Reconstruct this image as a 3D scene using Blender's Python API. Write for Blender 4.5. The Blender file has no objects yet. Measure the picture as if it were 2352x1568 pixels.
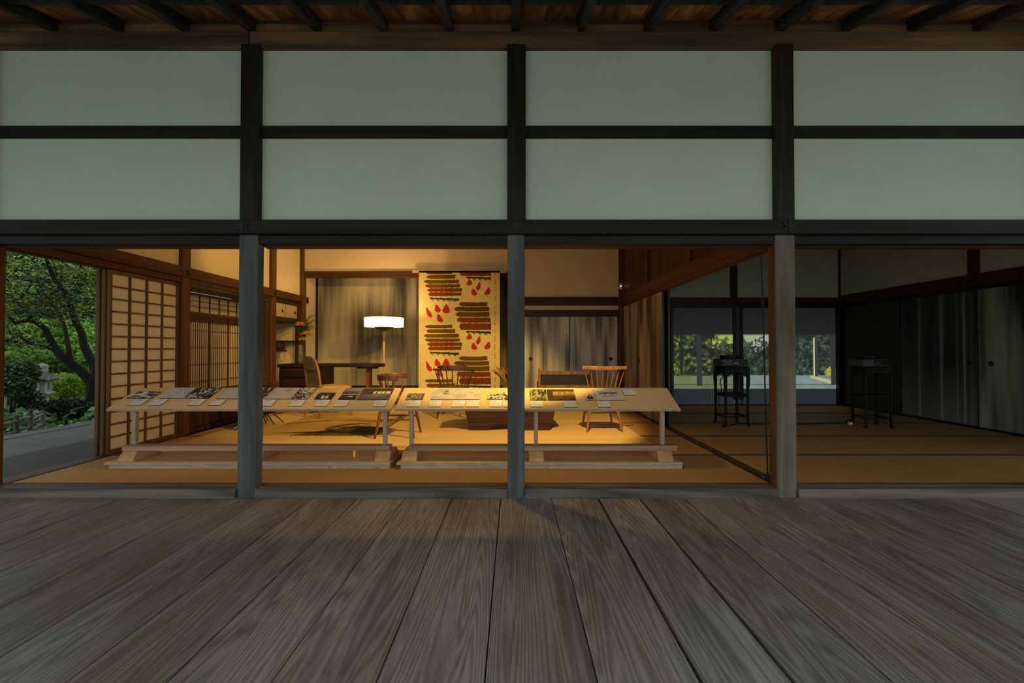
import bpy, bmesh, math, random
import numpy as np
from mathutils import Vector, Matrix

S = bpy.context.scene
COL = S.collection
R = math.radians
random.seed(7)
RNG = np.random.default_rng(11)

# ------------------------------------------------------------------ camera
F = 1085.0                       # focal length in pixels of a 2352 px wide frame
PITCH = math.atan(16.0 / F)
cam_d = bpy.data.cameras.new('camera')
cam_d.sensor_width = 36.0
cam_d.lens = 36.0 * F / 2352.0
cam_d.shift_x = -4.0 / 2352.0
cam_d.clip_end = 200
cam = bpy.data.objects.new('camera', cam_d)
COL.objects.link(cam)
cam.location = (0, 0, 1.0)
cam.rotation_euler = (R(90) + PITCH, 0, 0)
S.camera = cam

# ------------------------------------------------------------------ sky, lights, exposure
S.view_settings.view_transform = 'Standard'
S.view_settings.look = 'None'
S.view_settings.gamma = 1.0
S.view_settings.use_curve_mapping = False
S.view_settings.exposure = 0.0

wd = bpy.data.worlds.new('overcast_sky')
S.world = wd
wd.use_nodes = True
bg = wd.node_tree.nodes['Background']
bg.inputs['Color'].default_value = (0.86, 0.96, 0.91, 1)
bg.inputs['Strength'].default_value = 1.32

WARM = (1.0, 0.60, 0.125)


def spot(name, loc, target, power, angle, blend, color=WARM, size=0.04, parent=None):
    d = bpy.data.lights.new(name, 'SPOT')
    d.energy = power
    d.spot_size = R(angle)
    d.spot_blend = blend
    d.color = color
    d.shadow_soft_size = size
    o = bpy.data.objects.new(name, d)
    COL.objects.link(o)
    o.location = loc
    o.rotation_euler = (Vector(target) - Vector(loc)).to_track_quat('-Z', 'Y').to_euler()
    return o


SPOTS = [  # gallery track lights fixed above the front lintel, inside the room: (place, aim, watts, cone, bulb size)
    ((0.75, 3.95, 2.78), (-0.55, 6.10, 0.0), 450, 74, 0.014),
    ((0.30, 3.95, 2.78), (-1.05, 8.35, 1.22), 150, 34, 0.03),
    ((-1.10, 3.95, 2.78), (-2.75, 7.60, 0.85), 230, 46, 0.014),
    ((-2.2, 3.95, 2.78), (-2.6, 8.4, 2.3), 125, 80, 0.006),
    ((0.9, 3.95, 2.78), (-3.8, 5.7, 0.9), 165, 60, 0.03),  # fill spot added to put more warm light on the left wall
    ((-0.40, 4.02, 2.78), (-0.30, 3.95, 0.0), 58, 105, 0.03),
]

# ------------------------------------------------------------------ helpers


def W(px, py, Y):
    """point at depth Y seen at pixel (px, py)"""
    u = (px - 1180.0) / F
    v = (784.0 - py) / F
    dy = math.cos(PITCH) - v * math.sin(PITCH)
    dz = math.sin(PITCH) + v * math.cos(PITCH)
    t = Y / dy
    return Vector((u * t, Y, 1.0 + dz * t))


def lin(c):
    c = np.asarray(c, dtype=float)
    return np.where(c <= 0.04045, c / 12.92, ((c + 0.055) / 1.055) ** 2.4)


def tag(o, label, cat=None, group=None, kind=None):
    o['label'] = label
    if cat:
        o['category'] = cat
    if group:
        o['group'] = group
    if kind:
        o['kind'] = kind
    return o


def empty(name, label=None, cat=None, loc=(0, 0, 0), rz=0.0, group=None, kind=None):
    o = bpy.data.objects.new(name, None)
    COL.objects.link(o)
    o.location = loc
    o.rotation_euler = (0, 0, rz)
    o.empty_display_size = 0.1
    if label:
        tag(o, label, cat, group, kind)
    return o


def link(name, me, mat=None, parent=None, loc=None):
    o = bpy.data.objects.new(name, me)
    COL.objects.link(o)
    if mat is not None and not me.materials:
        me.materials.append(mat)
    if parent is not None:
        o.parent = parent
    if loc is not None:
        o.location = loc
    return o


class MB:
    def __init__(self):
        self.v, self.f = [], []

    def add(self, vs, fs):
        n = len(self.v)
        self.v += [tuple(p) for p in vs]
        self.f += [tuple(i + n for i in f) for f in fs]
        return self

    def box(self, x0, x1, y0, y1, z0, z1):
        vs = [(x0, y0, z0), (x1, y0, z0), (x1, y1, z0), (x0, y1, z0), (x0, y0, z1), (x1, y0, z1), (x1, y1, z1), (x0, y1, z1)]
        return self.add(vs, [(0, 3, 2, 1), (4, 5, 6, 7), (0, 1, 5, 4), (1, 2, 6, 5), (2, 3, 7, 6), (3, 0, 4, 7)])

    def prism(self, poly, axis, a, b):
        """poly: 2-D outline; axis 'x': (y,z), 'y': (x,z), 'z': (x,y); extruded from a to b"""
        n = len(poly)

        def pt(p, t):
            return {'x': (t, p[0], p[1]), 'y': (p[0], t, p[1]), 'z': (p[0], p[1], t)}[axis]
        vs = [pt(p, a) for p in poly] + [pt(p, b) for p in poly]
        fs = [tuple(range(n))[::-1], tuple(range(n, 2 * n))]
        for i in range(n):
            j = (i + 1) % n
            fs.append((i, j, n + j, n + i))
        return self.add(vs, fs)

    def tube(self, pts, rad, n=8, cap=True):
        pts = [Vector(p) for p in pts]
        if not hasattr(rad, '__len__'):
            rad = [rad] * len(pts)
        rings = []
        up = None
        for i, p in enumerate(pts):
            d = (pts[min(i + 1, len(pts) - 1)] - pts[max(i - 1, 0)]).normalized()
            if up is None:
                up = Vector((0, 0, 1)) if abs(d.z) < 0.9 else Vector((1, 0, 0))
            a = d.cross(up)
            if a.length < 1e-4:
                a = d.orthogonal()
            a.normalize()
            b = a.cross(d).normalized()
            up = b
            rings.append([p + (a * math.cos(2 * math.pi * k / n) + b * math.sin(2 * math.pi * k / n)) * rad[i] for k in range(n)])
        vs = [q for r in rings for q in r]
        fs = []
        for i in range(len(pts) - 1):
            for k in range(n):
                k2 = (k + 1) % n
                fs.append((i * n + k, i * n + k2, (i + 1) * n + k2, (i + 1) * n + k))
        if cap:
            fs.append(tuple(range(n))[::-1])
            fs.append(tuple(range((len(pts) - 1) * n, len(pts) * n)))
        return self.add(vs, fs)

    def sweep(self, pts, w, h, z_top=None):
        """rectangular bar (w across, h high) along a path lying roughly level"""
        pts = [Vector(p) for p in pts]
        m = len(pts)
        if not hasattr(w, '__len__'):
            w = [w] * m
        if not hasattr(h, '__len__'):
            h = [h] * m
        vs = []
        for i, p in enumerate(pts):
            d = (pts[min(i + 1, m - 1)] - pts[max(i - 1, 0)])
            d.z = 0
            d.normalize()
            a = Vector((d.y, -d.x, 0)) * (w[i] / 2)
            b = Vector((0, 0, h[i] / 2))
            vs += [p - a - b, p + a - b, p + a + b, p - a + b]
        fs = [(0, 1, 2, 3), tuple((m - 1) * 4 + k for k in (3, 2, 1, 0))]
        for i in range(m - 1):
            for k in range(4):
                k2 = (k + 1) % 4
                fs.append((i * 4 + k2, i * 4 + k, (i + 1) * 4 + k, (i + 1) * 4 + k2))
        return self.add(vs, fs)

    def lathe(self, prof, n=20, c=(0, 0, 0), sides=None):
        n = sides or n
        vs, fs = [], []
        for r, z in prof:
            for k in range(n):
                a = 2 * math.pi * (k + 0.5) / n
                vs.append((c[0] + r * math.cos(a), c[1] + r * math.sin(a), c[2] + z))
        m = len(prof)
        for i in range(m - 1):
            for k in range(n):
                k2 = (k + 1) % n
                fs.append((i * n + k, i * n + k2, (i + 1) * n + k2, (i + 1) * n + k))
        fs.append(tuple(range(n))[::-1])
        fs.append(tuple(range((m - 1) * n, m * n)))
        return self.add(vs, fs)

    def build(self, name, mat, parent=None, smooth=False, bevel=0.0, loc=None, seg=1):
        me = bpy.data.meshes.new(name)
        me.from_pydata(self.v, [], self.f)
        bm = bmesh.new()
        bm.from_mesh(me)
        bmesh.ops.recalc_face_normals(bm, faces=bm.faces)
        if bevel > 0:
            bmesh.ops.bevel(bm, geom=list(bm.edges), offset=bevel, segments=seg, affect='EDGES', profile=0.5)
        bm.to_mesh(me)
        bm.free()
        if smooth:
            me.shade_smooth()
            try:
                me.set_sharp_from_angle(angle=R(40))
            except Exception:
                pass
        me.update()
        return link(name, me, mat, parent, loc)


def box(name, x0, x1, y0, y1, z0, z1, mat, parent=None, bevel=0.0):
    """box whose origin is its own centre"""
    cx, cy, cz = (x0 + x1) / 2, (y0 + y1) / 2, (z0 + z1) / 2
    m = MB().box(x0 - cx, x1 - cx, y0 - cy, y1 - cy, z0 - cz, z1 - cz)
    return m.build(name, mat, parent, bevel=bevel, loc=(cx, cy, cz))


_shared = {}


def box_s(name, x0, x1, y0, y1, z0, z1, mat, parent=None, bevel=0.0):
    """like box, alike sizes share one mesh"""
    key = (name, round(x1 - x0, 4), round(y1 - y0, 4), round(z1 - z0, 4), mat.name)
    c = ((x0 + x1) / 2, (y0 + y1) / 2, (z0 + z1) / 2)
    if key in _shared:
        return link(name, _shared[key], None, parent, c)
    o = box(name, x0, x1, y0, y1, z0, z1, mat, parent, bevel)
    _shared[key] = o.data
    return o


# ------------------------------------------------------------------ materials
class NT:
    def __init__(self, name):
        self.m = bpy.data.materials.new(name)
        self.m.use_nodes = True
        self.t = self.m.node_tree
        self.b = self.t.nodes['Principled BSDF']
        self.out = self.t.nodes['Material Output']

    def n(self, typ, **kw):
        o = self.t.nodes.new(typ)
        for k, v in kw.items():
            setattr(o, k, v)
        return o

    def l(self, a, b):
        self.t.links.new(a, b)

    def coords(self, scale=(1, 1, 1), rand=True, out='Object'):
        tc = self.n('ShaderNodeTexCoord')
        mp = self.n('ShaderNodeMapping')
        mp.inputs['Scale'].default_value = scale
        if rand:
            oi = self.n('ShaderNodeObjectInfo')
            vm = self.n('ShaderNodeVectorMath', operation='SCALE')
            vm.inputs[0].default_value = (37.0, 53.0, 71.0)
            self.l(oi.outputs['Random'], vm.inputs['Scale'])
            ad = self.n('ShaderNodeVectorMath', operation='ADD')
            self.l(tc.outputs[out], ad.inputs[0])
            self.l(vm.outputs[0], ad.inputs[1])
            self.l(ad.outputs[0], mp.inputs['Vector'])
        else:
            self.l(tc.outputs[out], mp.inputs['Vector'])
        return mp.outputs[0]

    def noise(self, vec, scale=1.0, detail=4.0, rough=0.55, dist=0.0):
        o = self.n('ShaderNodeTexNoise')
        o.inputs['Scale'].default_value = scale
        o.inputs['Detail'].default_value = detail
        o.inputs['Roughness'].default_value = rough
        o.inputs['Distortion'].default_value = dist
        self.l(vec, o.inputs['Vector'])
        return o.outputs['Fac']

    def ramp(self, fac, stops):
        o = self.n('ShaderNodeValToRGB')
        e = o.color_ramp.elements
        while len(e) < len(stops):
            e.new(0.5)
        for k, (p, c) in enumerate(stops):
            e[k].position = p
            e[k].color = (c[0], c[1], c[2], 1)
        self.l(fac, o.inputs[0])
        return o.outputs[0]

    def math(self, op, a, b=None):
        o = self.n('ShaderNodeMath', operation=op)
        for k, x in enumerate((a, b)):
            if x is None:
                continue
            if isinstance(x, (int, float)):
                o.inputs[k].default_value = x
            else:
                self.l(x, o.inputs[k])
        return o.outputs[0]

    def mix(self, fac, a, b, typ='MIX'):
        o = self.n('ShaderNodeMix', data_type='RGBA', blend_type=typ)
        for k, x in ((0, fac), (6, a), (7, b)):
            if isinstance(x, (int, float)):
                o.inputs[k].default_value = x
            elif isinstance(x, tuple):
                o.inputs[k].default_value = (x[0], x[1], x[2], 1)
            else:
                self.l(x, o.inputs[k])
        return o.outputs[2]

    def bump(self, h, strength=0.3, dist=0.01):
        o = self.n('ShaderNodeBump')
        o.inputs['Strength'].default_value = strength
        o.inputs['Distance'].default_value = dist
        self.l(h, o.inputs['Height'])
        self.l(o.outputs[0], self.b.inputs['Normal'])

    def col(self, c):
        if isinstance(c, tuple):
            self.b.inputs['Base Color'].default_value = (c[0], c[1], c[2], 1)
        else:
            self.l(c, self.b.inputs['Base Color'])
        return self

    def rough(self, r, spec=0.3):
        self.b.inputs['Roughness'].default_value = r
        self.b.inputs['Specular IOR Level'].default_value = spec
        return self


def wood(name, dark, light, axis='y', grain=40.0, rough=0.6, bump=0.25, rings=6.0, patch=None, spec=0.3, vary=0.35, fine=1.0):
    """long-grained timber; axis is the grain direction in object space"""
    t = NT(name)
    k = {'x': (0.05, 1, 1), 'y': (1, 0.05, 1), 'z': (1, 1, 0.05)}[axis]
    v = t.coords(k)
    warp = t.noise(v, rings * 0.45, 3.0, 0.5)
    bands = t.math('FRACT', t.math('MULTIPLY', warp, rings * 2.2))
    bands = t.math('ABSOLUTE', t.math('SUBTRACT', t.math('MULTIPLY', bands, 2.0), 1.0))
    g = t.noise(v, grain, 5.0, 0.65)
    mixv = t.math('ADD', t.math('MULTIPLY', g, 0.65), t.math('MULTIPLY', bands, 0.35 * fine))
    c = t.ramp(mixv, [(0.25, dark), (0.72, light)])
    oi = t.n('ShaderNodeObjectInfo')
    br = t.math('ADD', t.math('MULTIPLY', oi.outputs['Random'], vary), 1.0 - vary * 0.5)
    sc = t.n('ShaderNodeVectorMath', operation='SCALE')
    t.l(c, sc.inputs[0])
    t.l(br, sc.inputs['Scale'])
    c = sc.outputs[0]
    if patch:
        pv = t.coords((k[0] ** 0.4, k[1] ** 0.4, k[2] ** 0.4))
        pf = t.ramp(t.noise(pv, 2.2, 4.0, 0.6), [(0.45, (0, 0, 0)), (0.7, (1, 1, 1))])
        c = t.mix(pf, c, patch, 'MIX')
    t.col(c).rough(rough, spec)
    t.bump(mixv, bump, 0.004)
    return t.m


def plain(name, c, rough=0.6, spec=0.3, noise=0.0, metal=0.0):
    t = NT(name)
    if noise > 0:
        n = t.noise(t.coords(), 14.0, 4.0)
        a = tuple(x * (1 - noise) for x in c)
        b = tuple(min(1, x * (1 + noise)) for x in c)
        t.col(t.ramp(n, [(0.3, a), (0.7, b)]))
    else:
        t.col(tuple(c))
    t.rough(rough, spec)
    t.b.inputs['Metallic'].default_value = metal
    return t.m


def plaster(name, c, amount=0.06):
    t = NT(name)
    v = t.coords()
    n = t.noise(v, 1.6, 5.0, 0.6)
    f = t.noise(v, 120.0, 3.0, 0.6)
    a = tuple(x * (1 - amount) for x in c)
    b = tuple(min(1, x * (1 + amount)) for x in c)
    t.col(t.mix(0.15, t.ramp(n, [(0.3, a), (0.7, b)]), t.ramp(f, [(0.3, a), (0.7, b)]))).rough(0.9, 0.1)
    t.bump(f, 0.12, 0.002)
    return t.m


def attr_mat(name, rough=0.7, emit=0.0, spec=0.2):
    t = NT(name)
    a = t.n('ShaderNodeAttribute', attribute_name='Col')
    t.l(a.outputs['Color'], t.b.inputs['Base Color'])
    t.rough(rough, spec)
    return t.m


def translucent(name, c, fac=0.35, noise=0.1, scale=20.0, rough=0.8):
    t = NT(name)
    n = t.noise(t.coords(), scale, 3.0)
    a = tuple(x * (1 - noise) for x in c)
    b = tuple(min(1, x * (1 + noise)) for x in c)
    cc = t.ramp(n, [(0.3, a), (0.7, b)])
    t.col(cc).rough(rough, 0.1)
    tr = t.n('ShaderNodeBsdfTranslucent')
    t.l(cc, tr.inputs['Color'])
    mx = t.n('ShaderNodeMixShader')
    mx.inputs[0].default_value = fac
    t.l(t.b.outputs[0], mx.inputs[1])
    t.l(tr.outputs[0], mx.inputs[2])
    t.l(mx.outputs[0], t.out.inputs['Surface'])
    return t.m


def leaf_mat(name, dark, light, fac=0.3, gloss=0.35):
    t = NT(name)
    a = t.n('ShaderNodeAttribute', attribute_name='Col')
    c = t.ramp(a.outputs['Fac'], [(0.0, dark), (1.0, light)])
    t.col(c).rough(gloss, 0.4)
    tr = t.n('ShaderNodeBsdfTranslucent')
    t.l(c, tr.inputs['Color'])
    mx = t.n('ShaderNodeMixShader')
    mx.inputs[0].default_value = fac
    t.l(t.b.outputs[0], mx.inputs[1])
    t.l(tr.outputs[0], mx.inputs[2])
    t.l(mx.outputs[0], t.out.inputs['Surface'])
    return t.m


def waterfall(name, dark, light, scale=5.0, axis=0, seedoff=0.0, white=0.5):
    """ink wash of falling streaks on paper; axis is the horizontal object axis"""
    t = NT(name)
    k = [0.0, 0.0, 0.0]
    k[axis] = 1.0
    k[2] = 0.10
    v = t.coords(tuple(k))
    n1 = t.noise(v, scale * 0.55, 3.0, 0.5)
    n2 = t.noise(v, scale * 3.0, 5.0, 0.7)
    k[2] = 0.35
    n3 = t.noise(t.coords(tuple(k)), scale * 1.2, 4.0, 0.6)
    f = t.math('ADD', t.math('MULTIPLY', n1, 0.62), t.math('MULTIPLY', n2, 0.30))
    f = t.math('ADD', f, t.math('MULTIPLY', n3, 0.16))
    tc = t.n('ShaderNodeTexCoord')
    sp = t.n('ShaderNodeSeparateXYZ')
    t.l(tc.outputs['Generated'], sp.inputs[0])
    mist = t.math('POWER', t.math('SUBTRACT', 1.0, sp.outputs['Z']), 2.5)
    f = t.math('ADD', f, t.math('MULTIPLY', mist, 0.30))
    t.col(t.ramp(f, [(white - 0.10, dark), (white + 0.03, tuple((a + b) / 2 for a, b in zip(dark, light))), (white + 0.22, light)])).rough(0.8, 0.1)
    return t.m


def deck_wood(name):
    """old wide boards: fine raised grain with cathedral arches, grey weather film and brown wear"""
    t = NT(name)
    v = t.coords((1, 0.045, 1))
    warp = t.noise(v, 3.2, 3.0, 0.45)
    ph = t.math('MULTIPLY', warp, 46.0)
    bands = t.math('ABSOLUTE', t.math('SUBTRACT', t.math('MULTIPLY', t.math('FRACT', ph), 2.0), 1.0))
    fine = t.noise(v, 170.0, 4.0, 0.7)
    mid = t.noise(v, 26.0, 4.0, 0.6)
    h = t.math('ADD', t.math('MULTIPLY', bands, 0.30), t.math('MULTIPLY', fine, 0.70))
    grey = t.ramp(h, [(0.22, (0.120, 0.108, 0.107)), (0.75, (0.390, 0.358, 0.356))])
    brown = t.ramp(h, [(0.22, (0.085, 0.056, 0.036)), (0.75, (0.285, 0.200, 0.135))])
    pf = t.noise(t.coords((1, 0.28, 1)), 1.9, 5.0, 0.65)
    pm = t.math('ADD', t.math('MULTIPLY', pf, 0.75), t.math('MULTIPLY', mid, 0.25))
    c = t.mix(t.ramp(pm, [(0.47, (0, 0, 0)), (0.68, (0.85, 0.85, 0.85))]), grey, brown)
    dk = t.ramp(t.noise(t.coords((1, 0.2, 1)), 3.1, 4.0, 0.6), [(0.30, (0.55, 0.55, 0.57)), (0.55, (1, 1, 1))])
    c = t.mix(1.0, c, dk, 'MULTIPLY')
    oi = t.n('ShaderNodeObjectInfo')
    sc = t.n('ShaderNodeVectorMath', operation='SCALE')
    t.l(c, sc.inputs[0])
    t.l(t.math('ADD', t.math('MULTIPLY', oi.outputs['Random'], 0.36), 0.80), sc.inputs['Scale'])
    t.col(sc.outputs[0]).rough(0.58, 0.35)
    t.bump(h, 0.35, 0.003)
    return t.m


M = {}
M['deck'] = deck_wood('weathered_deck_wood')
M['deck_x'] = wood('weathered_side_deck_wood', (0.045, 0.050, 0.054), (0.115, 0.128, 0.138), 'x', 34, 0.55, 0.35, 7.0, None, 0.4, 0.25)
M['post_grey'] = wood('weathered_post_wood', (0.050, 0.058, 0.060), (0.125, 0.145, 0.150), 'z', 60, 0.7, 0.35, 5.0, (0.075, 0.060, 0.045), 0.25, 0.2)
M['post_pale'] = wood('pale_weathered_post_wood', (0.10, 0.085, 0.064), (0.24, 0.21, 0.165), 'z', 60, 0.7, 0.35, 5.0, (0.10, 0.066, 0.038), 0.25, 0.1)
M['dark_z'] = wood('dark_stained_upright_wood', (0.010, 0.0065, 0.0045), (0.032, 0.021, 0.014), 'z', 30, 0.6, 0.2, 5.0)
M['dark_x'] = wood('dark_stained_rail_wood', (0.008, 0.006, 0.0045), (0.027, 0.020, 0.014), 'x', 30, 0.6, 0.25, 5.0)
M['keta'] = wood('brown_eaves_beam_wood', (0.045, 0.025, 0.014), (0.26, 0.135, 0.070), 'x', 22, 0.65, 0.3, 4.0, (0.055, 0.038, 0.030))
M['rafter'] = wood('dark_rafter_wood', (0.016, 0.012, 0.010), (0.062, 0.046, 0.038), 'y', 30, 0.7, 0.25, 5.0)
M['soffit'] = wood('orange_brown_soffit_wood', (0.17, 0.050, 0.015), (0.62, 0.26, 0.085), 'y', 22, 0.5, 0.2, 5.0, None, 0.4, 0.9)
M['sill'] = wood('weathered_sill_wood', (0.05, 0.041, 0.034), (0.19, 0.165, 0.142), 'x', 30, 0.65, 0.4, 6.0)
M['sill_y'] = wood('brown_track_wood', (0.035, 0.022, 0.014), (0.13, 0.085, 0.055), 'y', 30, 0.55, 0.25, 6.0)
M['red_z'] = wood('red_brown_upright_wood', (0.055, 0.019, 0.007), (0.13, 0.050, 0.019), 'z', 24, 0.5, 0.12, 4.0)
M['red_y'] = wood('red_brown_beam_wood', (0.045, 0.015, 0.005), (0.105, 0.038, 0.014), 'y', 24, 0.5, 0.12, 4.0)
M['red_x'] = wood('red_brown_lintel_wood', (0.040, 0.014, 0.005), (0.095, 0.036, 0.014), 'x', 24, 0.5, 0.12, 4.0)
M['black_z'] = plain('black_lacquer', (0.008, 0.008, 0.009), 0.4, 0.4)
M['brown_dark'] = wood('dark_brown_panel_wood', (0.030, 0.014, 0.008), (0.085, 0.038, 0.020), 'z', 24, 0.5, 0.1, 4.0)
M['transom'] = wood('dark_red_transom_wood', (0.030, 0.008, 0.004), (0.085, 0.024, 0.012), 'z', 60, 0.5, 0.15, 8.0)
M['plaster_out'] = plaster('grey_green_exterior_plaster', (0.66, 0.70, 0.66), 0.05)
M['plaster_in'] = plaster('cream_interior_plaster', (0.76, 0.65, 0.49), 0.03)
M['plaster_grey'] = plaster('grey_interior_plaster', (0.56, 0.55, 0.51), 0.04)
M['paper'] = translucent('shoji_paper', (0.80, 0.71, 0.58), 0.22, 0.03, 6.0)
M['paper_dim'] = translucent('old_shoji_paper', (0.62, 0.58, 0.46), 0.12, 0.03, 6.0)
M['bar'] = wood('shoji_bar_wood', (0.075, 0.034, 0.015), (0.17, 0.085, 0.038), 'z', 24, 0.55, 0.1, 4.0, vary=0.1)
M['fusuma_a'] = waterfall('waterfall_ink_alcove', (0.055, 0.050, 0.042), (0.50, 0.46, 0.39), 5.5, 0, 0, 0.53)
M['fusuma_b'] = waterfall('waterfall_ink_grey', (0.09, 0.085, 0.07), (0.56, 0.53, 0.46), 8.0, 0, 0, 0.49)
M['fusuma_c'] = waterfall('waterfall_ink_gold', (0.075, 0.055, 0.032), (0.48, 0.41, 0.29), 8.0, 1, 0, 0.53)
M['fusuma_d'] = waterfall('waterfall_ink_dark', (0.022, 0.022, 0.016), (0.17, 0.175, 0.155), 4.2, 1, 0, 0.60)
M['fusuma_plain'] = plain('dark_olive_paper', (0.05, 0.048, 0.028), 0.85, 0.1, 0.08)
M['tenbukuro'] = plain('gold_flecked_paper', (0.62, 0.47, 0.28), 0.7, 0.2, 0.12)
M['iron'] = plain('black_iron', (0.010, 0.011, 0.012), 0.5, 0.4)
M['black'] = plain('black_rubber', (0.006, 0.006, 0.007), 0.5, 0.3)
M['stand'] = wood('black_carved_wood', (0.005, 0.005, 0.005), (0.020, 0.018, 0.017), 'z', 24, 0.6, 0.1, 4.0, None, 0.12)
M['metal'] = plain('brushed_metal', (0.5, 0.5, 0.5), 0.35, 0.5, 0, 0.9)
M['trim_grey'] = plain('dull_grey_trim', (0.09, 0.09, 0.095), 0.5, 0.3)
M['white_plastic'] = plain('white_plastic', (0.7, 0.7, 0.66), 0.4, 0.4)
M['grey_plastic'] = plain('grey_projector_plastic', (0.07, 0.072, 0.075), 0.55, 0.2)
M['tape'] = plain('grey_tape', (0.30, 0.28, 0.25), 0.5, 0.3, 0.1)
M['stone'] = plain('lichen_stone', (0.36, 0.38, 0.35), 0.9, 0.1, 0.35)
M['bark'] = wood('dark_wet_bark', (0.006, 0.0055, 0.005), (0.026, 0.024, 0.020), 'z', 18, 0.9, 0.5, 5.0)
M['fence'] = wood('grey_brown_fence_wood', (0.045, 0.036, 0.030), (0.14, 0.115, 0.095), 'z', 24, 0.8, 0.3, 5.0)
M['fence_x'] = wood('grey_brown_fence_rail_wood', (0.055, 0.045, 0.038), (0.19, 0.16, 0.13), 'x', 24, 0.8, 0.3, 5.0)
M['moss'] = plain('mossy_ground', (0.11, 0.16, 0.075), 0.95, 0.05, 0.3)
M['reflector'] = plain('pale_reflector', (0.62, 0.68, 0.545), 0.95, 0.05, 0.15)
M['ply'] = wood('pale_plywood', (0.56, 0.40, 0.225), (0.67, 0.50, 0.295), 'x', 10, 0.55, 0.03, 2.0, vary=0.05)
M['ply_edge'] = wood('plywood_edge', (0.33, 0.215, 0.155), (0.60, 0.45, 0.35), 'x', 60, 0.6, 0.1, 20.0, vary=0.05)
M['pine_x'] = wood('brown_pine_rail', (0.27, 0.155, 0.095), (0.50, 0.325, 0.225), 'x', 16, 0.6, 0.08, 5.0, vary=0.08)
M['pine_y'] = wood('red_pine_block', (0.46, 0.24, 0.11), (0.62, 0.36, 0.18), 'y', 16, 0.6, 0.08, 3.0, vary=0.08)
M['leg_ply'] = wood('layered_plywood_leg', (0.27, 0.21, 0.145), (0.52, 0.43, 0.31), 'z', 90, 0.55, 0.1, 30.0, vary=0.04)
M['walnut'] = wood('dark_walnut', (0.020, 0.007, 0.003), (0.062, 0.025, 0.010), 'x', 18, 0.45, 0.12, 6.0, vary=0.1)
M['walnut_z'] = wood('dark_walnut_turned', (0.060, 0.023, 0.009), (0.17, 0.068, 0.026), 'z', 18, 0.38, 0.05, 4.0, None, 0.45, 0.1)
M['cherry'] = wood('red_cherry_turned', (0.085, 0.028, 0.010), (0.18, 0.066, 0.024), 'z', 18, 0.35, 0.05, 4.0, None, 0.5, 0.1)
M['maple'] = wood('golden_turned_wood', (0.20, 0.088, 0.024), (0.33, 0.16, 0.048), 'z', 18, 0.35, 0.05, 4.0, None, 0.5, 0.1)
M['lamp_wood'] = wood('pale_lamp_wood', (0.50, 0.30, 0.13), (0.66, 0.44, 0.21), 'z', 18, 0.4, 0.05, 4.0)
M['chair_oak'] = wood('brown_oak', (0.17, 0.085, 0.035), (0.34, 0.18, 0.080), 'z', 20, 0.45, 0.08, 4.0)
M['drawer'] = wood('very_dark_walnut', (0.010, 0.0035, 0.0018), (0.028, 0.010, 0.0045), 'x', 18, 0.45, 0.08, 4.0)
M['cushion'] = plain('black_leather', (0.020, 0.017, 0.014), 0.5, 0.4, 0.2)
M['orange'] = translucent('orange_petals', (0.85, 0.36, 0.03), 0.25, 0.15)
M['green_blade'] = translucent('dark_green_blades', (0.07, 0.11, 0.03), 0.25, 0.3)
M['dried'] = plain('dried_brown_leaf', (0.22, 0.10, 0.045), 0.7, 0.2, 0.3)
M['vase_glass'] = plain('mottled_green_vase', (0.10, 0.09, 0.055), 0.3, 0.5, 0.6)
M['print'] = attr_mat('printed_board', 0.55)
M['fabric_print'] = attr_mat('printed_textile', 0.9, 0, 0.05)
M['rug'] = attr_mat('rug_pile', 0.95, 0, 0.02)
M['board_edge'] = plain('black_board_edge', (0.012, 0.012, 0.016), 0.6, 0.2)
M['bowl'] = plain('dark_woven_rattan', (0.030, 0.022, 0.014), 0.6, 0.2, 0.4)


def tatami_mat():
    t = NT('tatami_straw')
    v = t.coords((1, 1, 1))
    big = t.noise(v, 1.3, 4.0)
    st = t.coords((1.0, 0.02, 1))
    f = t.noise(st, 130.0, 3.0, 0.7)
    t.col(t.mix(0.45, t.ramp(big, [(0.3, (0.42, 0.235, 0.075)), (0.7, (0.53, 0.315, 0.105))]), t.ramp(f, [(0.3, (0.385, 0.21, 0.067)), (0.7, (0.55, 0.335, 0.12))]))).rough(0.6, 0.25)
    t.bump(f, 0.2, 0.002)
    return t.m


M['tatami'] = tatami_mat()
M['heri'] = plain('dark_grey_border_cloth', (0.09, 0.093, 0.09), 0.85, 0.1, 0.15)


def cord_mat(name, a, b, sc=(60, 8, 8)):
    t = NT(name)
    f = t.noise(t.coords(sc), 1.0, 2.0)
    t.col(t.ramp(f, [(0.35, a), (0.65, b)])).rough(0.75, 0.15)
    t.bump(f, 0.6, 0.006)
    return t.m


M['cord_seat'] = cord_mat('straw_paper_cord', (0.34, 0.20, 0.065), (0.58, 0.38, 0.14), (110, 8, 8))
M['cord_back'] = cord_mat('grey_olive_paper_cord', (0.13, 0.10, 0.055), (0.22, 0.175, 0.10), (8, 8, 130))


def shade_mat():
    t = NT('glowing_paper_lamp_shade')
    t.col((0.9, 0.85, 0.7)).rough(0.8, 0.1)
    t.b.inputs['Emission Color'].default_value = (1.0, 0.78, 0.42, 1)
    t.b.inputs['Emission Strength'].default_value = 2.5
    return t.m


M['shade'] = shade_mat()


def led_mat(c, s):
    t = NT('lit_led')
    t.b.inputs['Emission Color'].default_value = (*c, 1)
    t.b.inputs['Emission Strength'].default_value = s
    return t.m


M['led'] = led_mat((1, 0.95, 0.8), 6.0)


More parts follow.
